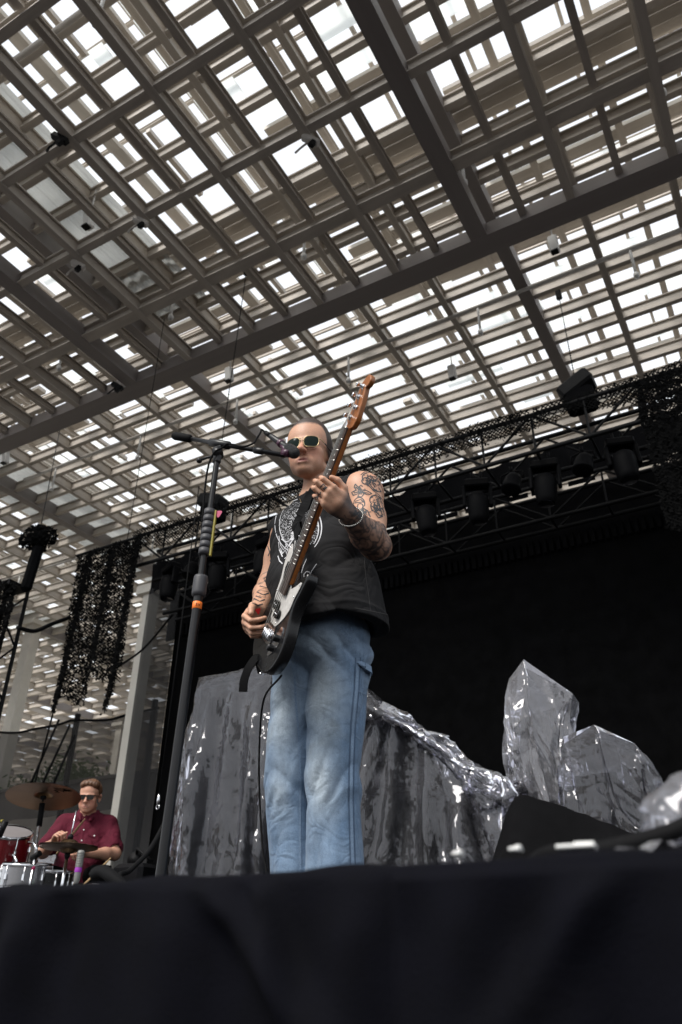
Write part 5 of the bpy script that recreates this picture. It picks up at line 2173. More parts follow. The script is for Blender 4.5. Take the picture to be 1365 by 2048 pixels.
bA = [((-3.580, 4.950, 2.530), (0.380, 0.330, 0.960), 0.030), ((-2.950, 5.000, 2.385), (0.250, 0.300, 0.815), 0.050), ((-2.350, 5.000, 2.085), (0.300, 0.250, 0.515), 0.100), ((-1.800, 4.850, 1.885), (0.250, 0.200, 0.315), 0.100)]
gear('covered_rig', 'dark equipment cases under the big clear plastic sheet', bA)
P_, F_ = drape(-4.75, -1.0, 2.95, 6.1, 3.75, 112, 96, bA, 150, 9, 1.09, 3, ridge=([-3.3, -2.62, -2.42, -2.18, -1.85, -1.54, -1.40], [3.56, 3.33, 3.17, 2.93, 2.66, 2.46, 2.40], 4.68, .10))
_f = np.clip((4.66 - P_[:, 1]) / .10, 0, 1) * np.clip((3.40 - P_[:, 2]) / .25, 0, 1)
_rz = lambda v: 1 - 2 * np.abs(np.sin(v)) ** .7
_w = vnoise(P_ * np.array([1, 1, .45]), 1.7, 41) * 1.5
_pl = .050 * _rz(P_[:, 0] * 5.2 + 1.5 * (P_[:, 2] - 1.6) + _w) + .030 * _rz(P_[:, 0] * 13 - 1.2 * P_[:, 2] + _w * 1.7) + .010 * vnoise(P_, 7, 42)
P_[:, 1] -= _f * (_pl + .02)
sheet('plastic_sheet', 'big crumpled clear plastic sheet draped over the equipment behind the singer', P_, F_, M['plastic'], (-2.9, 4.6, ZS))
def wrap(c, ridge, hx, hy, seed, prof, n=60, lev=26, pleat=.022, lean=(0, 0)):
    """film pulled over a ridge of points and gathered down to the floor"""
    r = random.Random(seed)
    c = Vector((c[0], c[1], 0))
    rp = [Vector(p) for p in ridge]
    ph = [r.uniform(-.07, .07) for _ in range(n)]
    am = [(1 if i % 3 == 0 else -.5) * r.choice([.2, .5, 1.0, 1.9]) for i in range(n)]
    vs, fs = [], []
    top = sum(rp, Vector()) / len(rp)
    for j in range(lev + 1):
        t = j / lev
        sx = np.interp(t, prof[0], prof[1])
        for i in range(n):
            a_ = 2 * math.pi * i / n + ph[i] + .10 * math.sin(t * 5 + i)
            d = Vector((math.cos(a_), math.sin(a_), 0))
            p = max(rp, key=lambda q2: q2.x * d.x + q2.y * d.y)
            e = 1 / ((abs(d.x) / hx) ** 2.6 + (abs(d.y) / hy) ** 2.6) ** (1 / 2.6)
            k = pleat * am[i] * min(1, t * 5) * (.5 + .9 * t) + r.uniform(-.010, .010) + .018 * math.sin(i * .9 + t * 9) * min(1, t * 3)
            base = c + d * (e + k)
            q2 = Vector((p.x, p.y, 0)).lerp(base, sx)
            z_ = p.z + (ZS + .012 - p.z) * t
            vs.append(Vector((q2.x + lean[0] * t, q2.y + lean[1] * t, z_ + r.uniform(-.008, .008) * (0 < t < 1))))
    for j in range(lev):
        for i in range(n):
            fs.append((j * n + i, (j + 1) * n + i, (j + 1) * n + (i + 1) % n, j * n + (i + 1) % n))
    vs.append(top)
    b_ = len(vs) - 1
    tri = [(b_, i, (i + 1) % n) for i in range(n)]
    me = bpy.data.meshes.new('film')
    me.from_pydata([tuple(v) for v in vs], [], fs + tri)
    me.polygons.foreach_set('use_smooth', [True] * len(me.polygons))
    me.update()
    return me


def film(label, me, mt):
    n_ = len(me.vertices)
    c_ = np.zeros(n_ * 3, np.float32)
    me.vertices.foreach_get('co', c_)
    c_ = c_.reshape(-1, 3)
    for k, (a1, a2) in enumerate(((.030, .012), (.030, .012), (.020, .010))):
        c_[:, k] += a1 * vnoise(c_, 5, 51 + k, 2) + a2 * vnoise(c_, 16, 61 + k, 2)
    c_[:, 2] = np.maximum(c_[:, 2], ZS + .008)
    me.vertices.foreach_set('co', c_.ravel())
    me.update()
    me.polygons.foreach_set('use_smooth', [False] * len(me.polygons))
    o = obj('plastic_sheet', me, mt)
    tag(o, label, 'plastic sheet')


bB = [((-1.31, 4.75, 2.25), (.10, .09, .68), .03), ((-1.25, 4.75, 2.75), (.07, .05, .20), .03)]
gear('covered_stand', 'tall dark piece of equipment under the upright plastic bag', bB)
film('tall narrow milky plastic sheet wrapped over an upright piece of equipment',
     wrap((-1.32, 4.75), [(-1.46, 4.70, 3.12), (-1.41, 4.85, 3.08), (-1.33, 4.66, 3.20), (-1.24, 4.80, 3.13), (-1.08, 4.72, 2.97), (-1.07, 4.80, 2.94)], .195, .17, 4, ([0, .10, .25, .5, .8, 1], [0, .55, .85, .95, .9, 1.1]), pleat=.020), M['plastic2'])
bC = [((-.95, 4.55, 2.03), (.12, .12, .46), .03), ((-.74, 4.5, 1.97), (.08, .10, .40), .03)]
gear('covered_desk', 'low dark equipment under the right plastic sheet', bC)
film('clear plastic sheet over low equipment at the right',
     wrap((-.84, 4.48), [(-1.10, 4.45, 2.64), (-1.05, 4.6, 2.62), (-.89, 4.36, 2.68), (-.86, 4.6, 2.64), (-.72, 4.40, 2.55), (-.70, 4.55, 2.52)], .34, .26, 5, ([0, .12, .4, .75, 1], [0, .30, .60, .85, 1.15]), pleat=.032), M['plastic'])
bD = [((-1.150, 3.850, 1.785), (0.140, 0.120, 0.215), 0.060)]
gear('covered_monitor', 'low dark monitor under the black cloth', bD)
_gx, _gy = np.meshgrid(np.linspace(-1.75, .05, 110), np.linspace(3.1, 4.5, 70))
_rz2 = np.interp(_gx, [-1.75, -1.50, -1.36, -1.22, -1.10, -.72, -.35, -.08, .05], [1.58, 1.60, 1.95, 2.26, 2.23, 2.06, 1.86, 1.62, 1.58])
_k = np.ones(7) / 7
_rz2 = np.apply_along_axis(lambda v: np.convolve(np.pad(v, 3, 'edge'), _k, 'valid'), 1, _rz2)
_gp = np.stack([_gx, _gy, _rz2], 2).reshape(-1, 3)
_ds = np.abs(_gy - 3.82)
_zz = _rz2 - (_ds ** 1.15) * 1.25 - .05 * np.abs(np.sin(_gx * 7 + _gy * 3 + 1.5 * np.sin(_gy * 5))) ** .7 * np.clip(_ds * 5, 0, 1)
_zz = _zz + (.018 * vnoise(_gp, 6, 71) + .007 * vnoise(_gp, 19, 72)).reshape(_zz.shape)
_zz = np.maximum(_zz, ZS + .008 + .006 * np.sin(_gx * 30 + _gy * 22))
P_ = np.stack([_gx, _gy, _zz], 2).reshape(-1, 3)
_id = np.arange(110 * 70).reshape(70, 110)
F_ = np.stack([_id[:-1, :-1], _id[:-1, 1:], _id[1:, 1:], _id[1:, :-1]], -1).reshape(-1, 4)
sheet('black_cover', 'black cloth thrown over low equipment in front of the plastic sheets', P_, F_, M['blackcloth'], (-1.0, 3.7, ZS), 'cloth')
bE = [((-5.55, 5.1, 1.95), (.22, .2, .38), .08)]
gear('covered_case', 'dark case under the plastic behind the drums', bE)
P_, F_ = drape(-6.3, -4.8, 4.45, 5.9, 2.55, 46, 44, bE, 100, 8, 1.10, 7)
sheet('plastic_sheet', 'plastic sheet over a case behind the red tom at the far left', P_, F_, M['plastic2'], (-5.5, 5.1, ZS))
bF = [((-3.62, 3.85, 1.72), (.14, .12, .15), .06), ((-3.95, 3.9, 1.75), (.12, .12, .18), .06)]
gear('covered_pedals', 'small dark boxes under the low plastic beside the drummer', bF)
P_, F_ = drape(-4.35, -3.2, 3.4, 4.4, 2.1, 46, 42, bF, 100, 8, 1.10, 8)
sheet('plastic_sheet', 'low crumpled plastic sheet on the floor right of the drummer', P_, F_, M['plastic2'], (-3.8, 3.9, ZS))

# ------------------------------------------------------------------ things lying on the stage edge, close to the camera
e0 = Vector(at(1352, 1668, .80))
P_, F_ = drape(e0.x - .10, e0.x + .16, .70, .96, ZS + .13, 30, 30, [((e0.x + .03, .83, ZS + .035), (.035, .04, .035), .02)], 70, 8, 1.0, 9, ZS + .014)
sheet('plastic_bag', 'pale plastic bag lying on the stage edge at the right picture edge', P_, F_, M['plastic2'], (e0.x, .8, ZS))
cable('stage_cable', [at(1500, 1560, .78), at(1420, 1620, .77), at(1365, 1655, .76), at(1290, 1680, .755), at(1200, 1700, .75), (at(1090, 1712, .76)), Vector((-.30, .9, ZS + .012)), Vector((-.45, 1.2, ZS + .012))], .0075, M['rubber'], 'thick black cable curving over the stage edge at the right')
cable('stage_cable', [at(190, 1748, 1.25), at(205, 1742, 1.22), at(222, 1752, 1.2), at(245, 1772, 1.2), Vector(at(262, 1790, 1.2))], .012, M['rubber'], 'short bent black cable on the stage edge left of the stand')
cable('stage_cable', [at(334, 1640, 2.6), at(300, 1700, 2.5), at(262, 1740, 2.4), at(240, 1762, 2.3), Vector((-1.95, 2.2, ZS + .012))], .010, M['rubber'], 'grey cable slanting down behind the microphone stand')
for i, (x, y_, l_, lab) in enumerate(((1158, .66, .030, 'long white tape scrap on the stage edge at the right'), (1035, .655, .009, 'small white tape scrap on the stage edge behind the black cover'), (918, .66, .007, 'tiny white tape scrap on the stage edge right of the singer'))):
    a = at(x, 1730, y_)
    m = MB()
    m.box((0, 0, .0035), (l_, .014, .003), Matrix.Rotation(.05, 3, 'Z'), .001)
    m.box((l_ * .2, .002, .0058), (l_ * .5, .010, .0015), Matrix.Rotation(.2, 3, 'Z'))
    o = m.build('tape_scrap', M['white'])
    o.location = (a.x, y_, ZS + .012)
    tag(o, lab, 'tape')
a = Vector((at(210, 1775, 1.2).x, 1.2, ZS))
m = MB()
m.lathe([(0, 0), (.018, 0), (.022, .012), (.016, .030), (.008, .036), (0, .036)], (0, 0, .002), n=12)
m.box((.03, .01, .012), (.035, .02, .02), None, .006)
o = m.build('beige_connector', mat('beige_plastic', (.5, .42, .32), .5))
o.location = a
tag(o, 'small beige connector by the bent black cable on the stage edge', 'connector')
# ------------------------------------------------------------------ drummer
D0 = Vector((-5.02, 4.72, ZS + .13))
DTH = R_(38)
RD = Matrix.Rotation(DTH, 3, 'Z')
drm = thing('person', 'seated drummer in a burgundy short sleeved shirt and black sunglasses', 'person', D0)
drm.rotation_euler = (0, 0, DTH)


def dl(x, y, Y):
    """drummer-space point for a photo pixel"""
    return RD.transposed() @ (at(x, y, Y) - D0)


DSK = np.array([0.50, 0.265, 0.18])
Fd = Field((-.48, -.56, .28), (.46, .24, 1.22), .0056)
DC = (.0, -.06, .985)
DT, DR = head_field(Fd, DC, 1.0, R_(-6), R_(8), True)
Fd.cone((0, -.03, .92), (0, .02, .80), .058, .075, .02)
DSL, DEL, DWL = np.array((.165, .02, .80)), np.array((.262, -.10, .575)), np.array((.08, -.335, .545))
DSR, DER, DWR = np.array((-.165, .02, .80)), np.array((-.272, -.10, .575)), np.array((-.165, -.315, .625))
Fd.cone((0, .02, .82), DSL, .08, .06, .03)
Fd.cone((0, .02, .82), DSR, .08, .06, .03)
Fd.ell((0, .03, .62), (.16, .11, .22), None, .03)
for a, b, c in ((DSL, DEL, DWL), (DSR, DER, DWR)):
    Fd.cone(a, b, .058, .047, .02)
    Fd.cone(b, b * .65 + c * .35, .046, .046, .02)
    Fd.cone(b * .65 + c * .35, c, .045, .028, .02)
for W_, side_ in ((DWL, -1), (DWR, 1)):
    f_ = Vector((side_ * .55, -.8, .15)) if side_ < 0 else Vector((.35, -.75, .55))
    hand_field(Fd, W_, f_, Vector((0, -.1, -1)) if side_ < 0 else Vector((.6, -.2, -.6)), Vector((side_ * .3, -.2, .8)), [(60, 70, 40)] * 4, .95, .0)
me, DV, DF = Fd.mesh('body')
del Fd
Vd = (DV - np.array(DT((0, 0, 0)))) @ DR
tn2 = np.tile(DSK, (len(DV), 1)) * (1 + .07 * vnoise(DV, 22, 31))[:, None]
lip = np.exp(-((Vd[:, 0] / .022) ** 4)) * np.exp(-((Vd[:, 2] + .067) / .0085) ** 4) * (Vd[:, 1] < -.085)
tn2 = tn2 * (1 - .6 * lip[:, None]) + np.array([.28, .10, .09]) * (.6 * lip[:, None])
red = np.exp(-(((np.abs(Vd[:, 0]) - .04) / .03) ** 2 + ((Vd[:, 2] + .03) / .04) ** 2)) * (Vd[:, 1] < -.02)
tn2 *= (1 + np.outer(red, [.03, -.16, -.16]))
set_color(me, 'tone', np.clip(tn2, .005, 1))
obj('body', me, M['skin'], drm)
# hair: short, brushed to one side
Fh = Field((-.12, -.22, .86), (.12, .10, 1.20), .0045)
hr = lambda c, r, k=.01, op='add': Fh.ell(DT(c), r, DR.T, k, op)
hr((0, .022, .062), (.084, .102, .088), 0)
hr((.012, -.052, .108), (.066, .045, .034), .02)
hr((-.040, -.060, .100), (.034, .036, .028), .02)
hr((.045, -.050, .094), (.034, .036, .026), .02)
Fh.ell(DT((0, -.095, .030)), (.070, .070, .062), DR.T, .01, 'cut')
Fh.ell(DT((0, -.06, -.075)), (.10, .13, .075), DR.T, .01, 'cut')
sl, X, Y, Z = Fh.win(Fh.lo, Fh.lo + Fh.h * Fh.n)
Fh.f += (.0022 * np.sin(Y * 150 + X * 240 + 4 * np.sin(Z * 60)) + .0015 * np.sin(X * 420 + Z * 90)).astype(np.float32)
me, _, _ = Fh.mesh('hair')
M['hair'] = mat('brown_hair', (.115, .052, .024), .5, noise=.4, nscale=140, stretch=(1, .15, .3), bump=.3, bscale=300)
obj('hair', me, M['hair'], drm)
# shirt
Ft = Field((-.36, -.28, .34), (.36, .24, .96), .0056)
Ft.loft([(.36, 0, .02, .195, .160, 2.3), (.50, 0, .0, .192, .160, 2.3), (.64, 0, .005, .186, .140, 2.3), (.76, 0, .015, .17, .115, 2.2), (.83, 0, .02, .14, .09, 2.0), (.875, 0, .005, .085, .075, 2)])
for a, b in ((DSL, DEL), (DSR, DER)):
    e = a + (b - a) * .78
    Ft.cone((0, .02, .83), a, .075, .070, .03)
    Ft.cone(a, e, .072, .074, .03)
    ax_ = (b - a) / np.linalg.norm(b - a)
    Ft.cone(e + ax_ * .03, e + ax_ * .09, .058, .058, .004, 'cut')
# open collar
Ft.cone(np.array(DC) + [0, -.09, -.09], (0, -.115, .76), .045, .012, .01, 'cut')
Ft.cone((0, -.01, .94), (0, .0, .86), .064, .066, .006, 'cut')
for s_ in (-1, 1):
    Ft.cone((s_ * .070, .0, .895), (s_ * .040, -.10, .815), .016, .012, .01)
sl, X, Y, Z = Ft.win(Ft.lo, Ft.lo + Ft.h * Ft.n)
Ft.f += (.006 * rid(Z * 17 + X * 15 + 1.4 * np.sin(X * 14 + Y * 10)) * np.exp(-((Z - .58) / .14) ** 2) + .005 * rid(X * 22 - Z * 14) * np.exp(-((Z - .76) / .08) ** 2)
         - .004 * np.exp(-(X / .006) ** 2) * (Y < 0)).astype(np.float32)
me, SV, SF = Ft.mesh('shirt')
M['burgundy'] = mat('burgundy_cotton', (.085, .008, .020), .85, noise=.2, nscale=18, bump=.1, bscale=500, spec=.2, crease=.5, cscale=7)
dsh = obj('shirt', me, M['burgundy'], drm)
SB = bvh_of(SV, SF)
for x, z in ((.004, .74), (.004, .66), (.004, .58), (.09, .70), (-.09, .70)):
    h = SB.ray_cast(Vector((x, -.5, z)), Vector((0, 1, 0)))
    if h[0] is not None:
        m = MB()
        m.lathe([(.006, 0), (.0055, .002), (0, .0025)], h[0], axis=h[1], n=10)
        m.build('button', M['white'], dsh)
for s_ in (-1, 1):
    h = [SB.ray_cast(Vector((s_ * .09 + dx, -.5, z)), Vector((0, 1, 0))) for dx, z in ((-.05, .715), (-.05, .70), (0, .685), (.05, .70), (.05, .715))]
    h = [k[0] + k[1] * .002 for k in h if k[0] is not None]
    if len(h) > 2:
        MB().tube(h, .002, 5).build('pocket_flap', M['burgundy'], dsh)
# trousers and shoes (seated)
Fp = Field((-.34, -.62, -.12), (.34, .22, .46), .008)
Fp.ell((0, .04, .40), (.19, .15, .12), None, 0)
for s_ in (-1, 1):
    kn = (s_ * .22, -.42, .46)
    Fp.cone((s_ * .09, .02, .40), kn, .09, .066, .03)
    Fp.cone(kn, (s_ * .22, -.36, -.06), .066, .050, .02)
Fp.half((0, 0, -.09), (0, 0, -1))
me, _, _ = Fp.mesh('trousers')
obj('trousers', me, M['blackcloth'], drm)
for s_ in (-1, 1):
    m = MB()
    m.box((s_ * .22, -.42, -.098), (.09, .26, .06), None, .025)
    m.build('shoe', M['rubber'], drm)
t = thing('drum_throne', 'round black drum stool under the drummer', 'stool', D0 - Vector((0, 0, .13)))
MB().lathe([(0, .35), (.17, .35), (.18, .38), (.17, .42), (0, .43)], (0, .03, 0), n=24).build('seat', M['black'], t)
MB().lathe([(.018, .05), (.018, .35)], (0, .03, 0), n=10).build('post', M['chrome'], t)
for k in range(3):
    a = k * 2.09
    m = MB()
    m.tube([(0, .03, .12), (math.cos(a) * .22, .03 + math.sin(a) * .22, .01)], .01, 6)
    m.build('leg', M['chrome'], t)
# sunglasses
sg = thing('sunglasses', 'black square sunglasses worn by the drummer', 'sunglasses', D0)
sg.rotation_euler = (0, 0, DTH)
H2 = lambda x, y, z: Vector(DT((x, y, z)))
m = MB()
for s_ in (-1, 1):
    m.prism([(s_ * .010, -.013), (s_ * .016, -.019), (s_ * .052, -.019), (s_ * .060, -.006), (s_ * .062, .018), (s_ * .008, .018)], H2(0, -.112, .003), DR @ np.array((1, .0, 0)), DR @ np.array((0, 0, 1)), DR @ np.array((0, -1, 0)), -.002, .003)
m.prism([(-.012, .006), (.012, .006), (.012, .016), (-.012, .016)], H2(0, -.112, .003), DR @ np.array((1, 0, 0)), DR @ np.array((0, 0, 1)), DR @ np.array((0, -1, 0)), -.002, .0025)
m.build('front', mat('black_acetate', (.006, .006, .007), .18, spec=.5), sg)
for s_ in (-1, 1):
    MB().tube([H2(s_ * .061, -.108, .017), H2(s_ * .076, -.06, .016), H2(s_ * .082, .015, .010)], .003, 6).build('temple', M['black'], sg)
# drumsticks
M['hickory'] = mat('hickory', (.52, .34, .17), .5, noise=.15, nscale=30, stretch=(8, 8, 1))


def stick(a, b, label):
    a, b = Vector(a), Vector(b)
    d = b - a
    t = thing('drumstick', label, 'drumstick', a)
    MB().tube([(0, 0, 0), d * .02, d * .8, d * .94, d * .955], [.005, .0078, .0074, .0045, .003], 10).build('shaft', M['hickory'], t)
    MB().lathe([(0, -.012), (.0045, -.006), (.0055, 0), (.0035, .008), (0, .010)], d * .975, axis=d, n=10).build('tip', M['hickory'], t)


hr_ = D0 + RD @ (Vector(DWR) + Vector((.03, -.09, .035)))
stick(at(114, 1708, hr_.y), at(171, 1637, hr_.y - .18), 'wooden drumstick raised in the hand beside the hi-hat')
hl_ = D0 + RD @ (Vector(DWL) + Vector((-.06, -.09, .0)))
stick(at(168, 1770, hl_.y - .2), at(222, 1716, hl_.y + .05), 'wooden drumstick slanting down below the drummer forearm')

# ------------------------------------------------------------------ drum kit
M['bronze'] = mat('cymbal_bronze', (.17, .105, .055), .34, 1.0, noise=.15, nscale=6, bump=.15, bscale=90)
M['redshell'] = mat('red_lacquer', (.16, .008, .012), .15, noise=.2, nscale=9, coat=.6)
M['clearhead'] = mat('drum_head', (.22, .20, .20), .35, noise=.1)
M['green'] = mat('green_tape', (.02, .5, .05), .5)
KY = 3.95


def cymbal(c, r, ax, label):
    t = thing('cymbal', label, 'cymbal', c)
    prof = [(.004, .030), (.018, .030), (.040, .024), (.055, .012), (.062, .006)] + [(.062 + (r - .062) * k / 14, .006 - .012 * (k / 14) ** 1.6 + (.0006 if k % 2 else 0)) for k in range(1, 15)]
    MB().lathe(prof, (0, 0, 0), axis=ax, n=64).build('plate', M['bronze'], t)
    bt = [(rr, hh - .0022) for rr, hh in prof][::-1]
    MB().lathe(bt, (0, 0, 0), axis=ax, n=64).build('underside', M['bronze'], t)
    m = MB()
    m.lathe([(0, -.025), (.020, -.022), (.022, -.004), (.014, 0), (0, .0)], (0, 0, 0), axis=ax, n=16)
    m.lathe([(0, .060), (.012, .058), (.018, .045), (.018, .030), (0, .030)], (0, 0, 0), axis=ax, n=12)
    m.build('felt', M['black'], t)
    return t


def cym_text(t, ax, r0, spans, parent_mat):
    """hand-lettered brand script under the bow, as inked strokes"""
    z = Vector(ax).normalized()
    x = (Vector((.86, .5, 0)) - z * z.dot(Vector((.86, .5, 0)))).normalized()
    y = z.cross(x)
    m = MB()
    for ln in spans:
        pts = [x * a + y * b - z * .0058 for a, b in ln]
        m.tube(pts, .0022, 5)
    m.build('lettering', parent_mat, t)


ca = Vector((-.15, .13, 1)).normalized()
c1 = at(88, 1592, KY)
cy = cymbal(c1, .255, ca, 'large bronze crash cymbal seen from below at the left')
# the script reads like the photograph's: a slanted Z i l d j i a n at the right of the underside
sc2 = [[(.095, -.075), (.128, -.062), (.100, -.108), (.134, -.096)], [(.142, -.088), (.139, -.100)], [(.144, -.080), (.145, -.078)], [(.160, -.062), (.149, -.098)],
       [(.176, -.088), (.164, -.080), (.158, -.091), (.166, -.096), (.178, -.070), (.170, -.093)], [(.180, -.082), (.172, -.108), (.163, -.112)], [(.188, -.080), (.184, -.090)],
       [(.203, -.078), (.193, -.074), (.189, -.085), (.198, -.086), (.204, -.074), (.201, -.085)], [(.206, -.084), (.210, -.070), (.214, -.072), (.213, -.082), (.218, -.078)]]
cym_text(cy, ca, .1, sc2, M['rubber'])


def stand(p_top, foot, label, boom=None):
    p_top, foot = Vector(p_top), Vector(foot)
    t = thing('cymbal_stand', label, 'cymbal stand', foot)
    top = p_top - foot
    base = Vector((0, 0, 0))
    h = top.z
    j = Vector((top.x * .55, top.y * .55, h * .58))
    m = MB()
    m.tube([top, top - Vector((0, 0, .05)), j], [.005, .010, .010], 8)
    m.build('upper_tube', M['chrome'], t)
    m = MB()
    m.tube([top - Vector((0, 0, .03)), top.lerp(j, .45)], .019, 10)
    m.build('sleeve', M['rubber'], t)
    m = MB()
    m.tube([j, (0, 0, h * .18)], .013, 8)
    m.build('lower_tube', M['chrome'], t)
    m = MB()
    m.tube([j + Vector((0, 0, .02)), j - Vector((0, 0, .035))], .021, 10)
    m.tube([j + Vector((-.03, 0, 0)), j + Vector((.035, 0, 0))], .008, 6)
    m.build('clamp', M['black'], t)
    m = MB()
    m.lathe([(.0135, 0), (.0145, .001), (.0145, .022), (.0135, .023)], j.lerp(Vector((0, 0, h * .18)), .4), axis=(j - Vector((0, 0, h * .18))), n=12)
    m.build('tape_band', M['green'], t)
    for k in range(3):
        a = k * 2.094 + .4
        m = MB()
        m.tube([(0, 0, h * .32), (math.cos(a) * .24, math.sin(a) * .24, .012)], .008, 6)
        m.build('leg', M['chrome'], t)
    return t


stand(c1 - ca * .02, Vector((at(62, 1790, KY).x, KY, ZS)), 'cymbal stand carrying the crash cymbal')
c2 = at(139, 1688, KY - .1)
hh = Vector((.05, -.03, 1))
cymbal(c2, .185, hh, 'top hi-hat cymbal in front of the drummer chest')
cymbal(c2 - Vector((0, 0, .028)), .185, (.02, -.02, -1), 'bottom hi-hat cymbal in front of the drummer chest')
t = thing('hi_hat_stand', 'chrome hi-hat stand with a long pull rod', 'hi-hat stand', (c2.x, c2.y, ZS))
o = Vector((c2.x, c2.y, ZS))
MB().tube([Vector((0, 0, .1)), c2 - o - Vector((0, 0, .04))], .011, 10).build('tube', M['chrome'], t)
MB().tube([c2 - o, Vector(at(153, 1622, KY - .1)) - o], .0042, 8).build('pull_rod', M['chrome'], t)
MB().lathe([(.006, 0), (.014, .004), (.014, .022), (.008, .026)], c2 - o + Vector((0, 0, .03)), n=12).build('clutch', M['chrome'], t)
MB().lathe([(.0125, 0), (.0135, .001), (.0135, .02), (.0125, .021)], (0, 0, .36), n=12).build('tape_band', M['green'], t)
for k in range(3):
    a = k * 2.094
    MB().tube([(0, 0, .22), (math.cos(a) * .22, math.sin(a) * .22, .01)], .008, 6).build('leg', M['chrome'], t)


def drum(c, r, dp, ax, shell, label, lugs=6):
    t = thing('drum', label, 'drum', c)
    z = Vector(ax).normalized()
    x = z.orthogonal().normalized()
    y = z.cross(x)
    MB().lathe([(r, -dp / 2), (r, dp / 2)], (0, 0, 0), axis=z, n=40).build('shell', shell, t)
    for s_ in (-1, 1):
        b = dp / 2 * s_
        MB().lathe([(r * 1.0, b - .008 * s_), (r * 1.035, b - .006 * s_), (r * 1.045, b + .006 * s_), (r * 1.035, b + .014 * s_), (r * .985, b + .013 * s_)], (0, 0, 0), axis=z, n=40).build('hoop', M['chrome'], t)
        MB().lathe([(0, b + .004 * s_), (r * .99, b + .004 * s_)], (0, 0, 0), axis=z, n=40).build('head', M['clearhead'], t)
    for k in range(lugs):
        a = 2 * math.pi * k / lugs
        d = x * math.cos(a) + y * math.sin(a)
        m = MB()
        m.tube([d * (r * 1.04) + z * (dp / 2), d * (r * 1.04) - z * (dp / 2)], .0035, 6)
        m.box(d * (r * 1.03), (.018, .018, .045), None, .005)
        m.build('lug', M['chrome'], t)
    return t


d1 = drum(at(14, 1694, KY + .1), .155, .20, (.35, -.25, 1), M['redshell'], 'red rack tom with chrome hoops at the left picture edge')
d2 = drum(at(2, 1752, KY + .15), .16, .16, (.75, -.65, .25), M['redshell'], 'red drum lying behind the cymbal stand at the left edge', 8)
M['steelshell'] = mat('steel_shell', (.5, .5, .52), .22, .95)
d3 = drum(at(52, 1752, KY - .05), .155, .13, (.10, -.10, 1), M['steelshell'], 'chrome snare drum below the crash cymbal', 8)
d4 = drum(at(98, 1768, KY + .1), .15, .14, (.05, -.05, 1), M['bassblack'], 'black drum with chrome lugs left of the hi-hat stand', 10)
for d_, nm in ((d1, 'rack tom'), (d2, 'lying drum'), (d3, 'snare'), (d4, 'black drum')):
    f0 = Vector(d_.location)
    for k in range(3):
        a = k * 2.094 + .7
        m = MB()
        m.tube([(math.cos(a) * .10, math.sin(a) * .10, -.08), (math.cos(a) * .17, math.sin(a) * .17, ZS + .008 - f0.z)], .008, 6)
        m.build('leg', M['chrome'], d_)
# drum microphones
pm_ = at(160, 1722, KY - .35)
t = thing('drum_microphone', 'grey ribbed drum microphone with a purple band before the drummer', 'microphone', (pm_.x, pm_.y, ZS))
o = Vector((pm_.x, pm_.y, ZS))
c = pm_ - o
m = MB()
for k in range(9):
    z_ = c.z - .035 + k * .009
    m.lathe([(.019, z_), (.0215, z_ + .002), (.0215, z_ + .0065), (.019, z_ + .0085)], (c.x, c.y, 0), n=18)
m.lathe([(.0215, c.z + .046), (.016, c.z + .058), (0, c.z + .061)], (c.x, c.y, 0), n=18)
M['sm'] = mat('grey_mic', (.20, .20, .19), .5, .2)
m.build('grille', M['sm'], t)
MB().lathe([(.0195, c.z - .062), (.0205, c.z - .058), (.0205, c.z - .040), (.0195, c.z - .036)], (c.x, c.y, 0), n=18).build('band', mat('violet_tape', (.30, .03, .38), .5), t)
MB().lathe([(.006, c.z - .13), (.012, c.z - .12), (.018, c.z - .10), (.0185, c.z - .062)], (c.x, c.y, 0), n=16).build('body', M['sm'], t)
MB().tube([(c.x, c.y, c.z - .12), (0, 0, .25), (0, 0, .02)], .008, 8).build('stand', M['black'], t)
MB().lathe([(0, 0), (.11, 0), (.11, .012), (.02, .02)], (0, 0, 0), n=20).build('base', M['black'], t)
pm2 = at(12, 1642, KY - .15)
t = thing('drum_microphone', 'black drum microphone with a yellow tip at the left picture edge', 'microphone', (pm2.x - .12, pm2.y, ZS))
o = Vector((pm2.x - .12, pm2.y, ZS))
c = pm2 - o
MB().tube([c, c - Vector((.03, 0, .10))], [.022, .018], 12).build('body', M['black'], t)
MB().lathe([(.010, 0), (.012, .004), (.008, .016), (0, .018)], c + Vector((-.03, 0, .0)), axis=(-1, 0, .3), n=10).build('tip', M['yellow'], t)
MB().tube([c - Vector((.03, 0, .10)), (0, 0, .35), (0, 0, .01)], .009, 8).build('stand', M['black'], t)
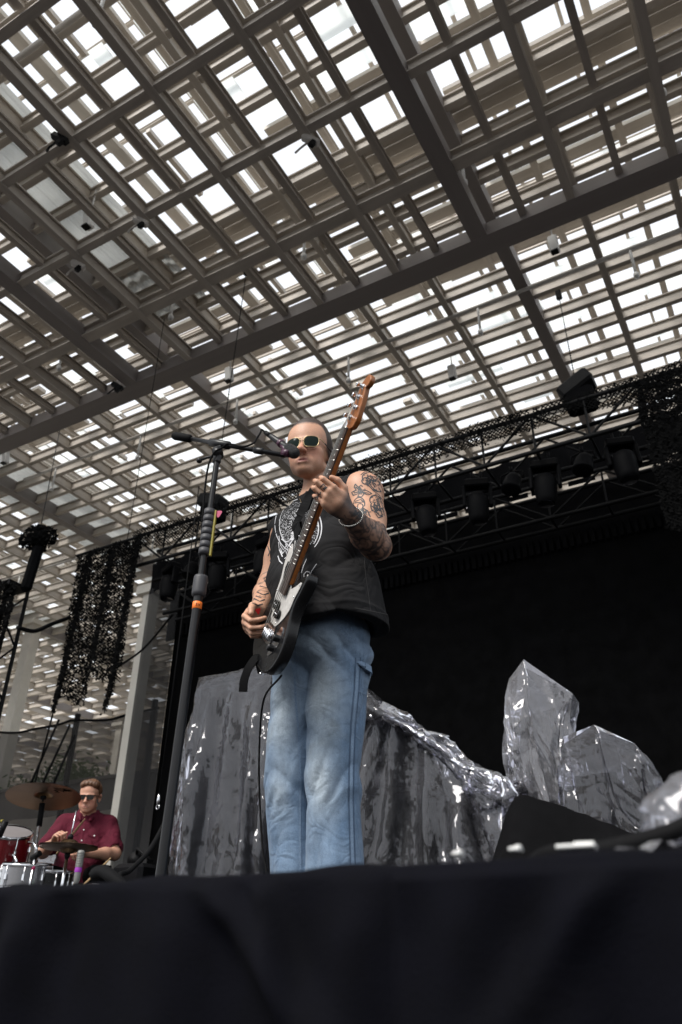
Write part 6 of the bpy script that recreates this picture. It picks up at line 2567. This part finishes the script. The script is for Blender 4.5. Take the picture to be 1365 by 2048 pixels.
for (x, y_, lab) in ((74, 1700, 'chrome tom stand with a black clamp below the crash cymbal'), (34, 1725, 'chrome stand with green tape between the left drums')):
    tp_ = at(x, y_, KY - .12)
    t = thing('tom_stand', lab, 'drum stand', (tp_.x, tp_.y, ZS))
    hz_ = tp_.z - ZS
    MB().tube([(0, 0, .02), (0, 0, hz_)], .012, 8).build('tube', M['chrome'], t)
    MB().tube([(-.03, 0, hz_ - .05), (.035, 0, hz_ - .02)], .020, 8).build('clamp', M['black'], t)
    MB().tube([(0, 0, hz_), (-.06, .02, hz_ + .05), (-.14, .04, hz_ + .06)], .009, 8).build('arm', M['chrome'], t)
    MB().lathe([(.0125, 0), (.0135, .001), (.0135, .02), (.0125, .021)], (0, 0, hz_ - .12), n=12).build('tape_band', M['green'] if x < 50 else M['pink'], t)
    for k in range(3):
        a = k * 2.094 + .3
        MB().tube([(0, 0, .18), (math.cos(a) * .2, math.sin(a) * .2, .01)], .008, 6).build('leg', M['chrome'], t)
# hanging hook and scrim hardware right of the drummer
hk = at(317, 1605, 5.6)
t = thing('rigging_hook', 'small chrome turnbuckle hanging on a black cord before the scrim', 'hook', hk)
MB().lathe([(.006, -.02), (.014, -.015), (.016, .03), (.010, .06), (.004, .07)], (0, 0, 0), n=12).build('turnbuckle', M['chrome'], t)
MB().tube([(math.cos(a) * .018, 0, -.04 + math.sin(a) * .018) for a in [k * .52 for k in range(12)]], .004, 6, closed=True).build('ring', M['chrome'], t)
MB().tube([(0, 0, .07), (.02, .02, 3.4)], .006, 6).build('cord', M['rubber'], t)
bx_ = at(262, 1660, 4.7)
t = thing('stage_rack', 'black rack of gear standing right of the drummer', 'rack', (bx_.x, 4.9, ZS))
MB().box((0, 0, .31), (.30, .4, .62), None, .03).build('case', M['case'], t)
m = MB()
m.lathe([(0, -.05), (.05, -.04), (.06, 0), (.05, .03), (0, .04)], (-.06, -.05, .66), axis=(.3, -1, .1), n=14)
m.tube([(-.1, 0, .64), (0, -.1, .73), (.12, -.05, .64)], .012, 8)
m.build('lamp', M['black'], t)
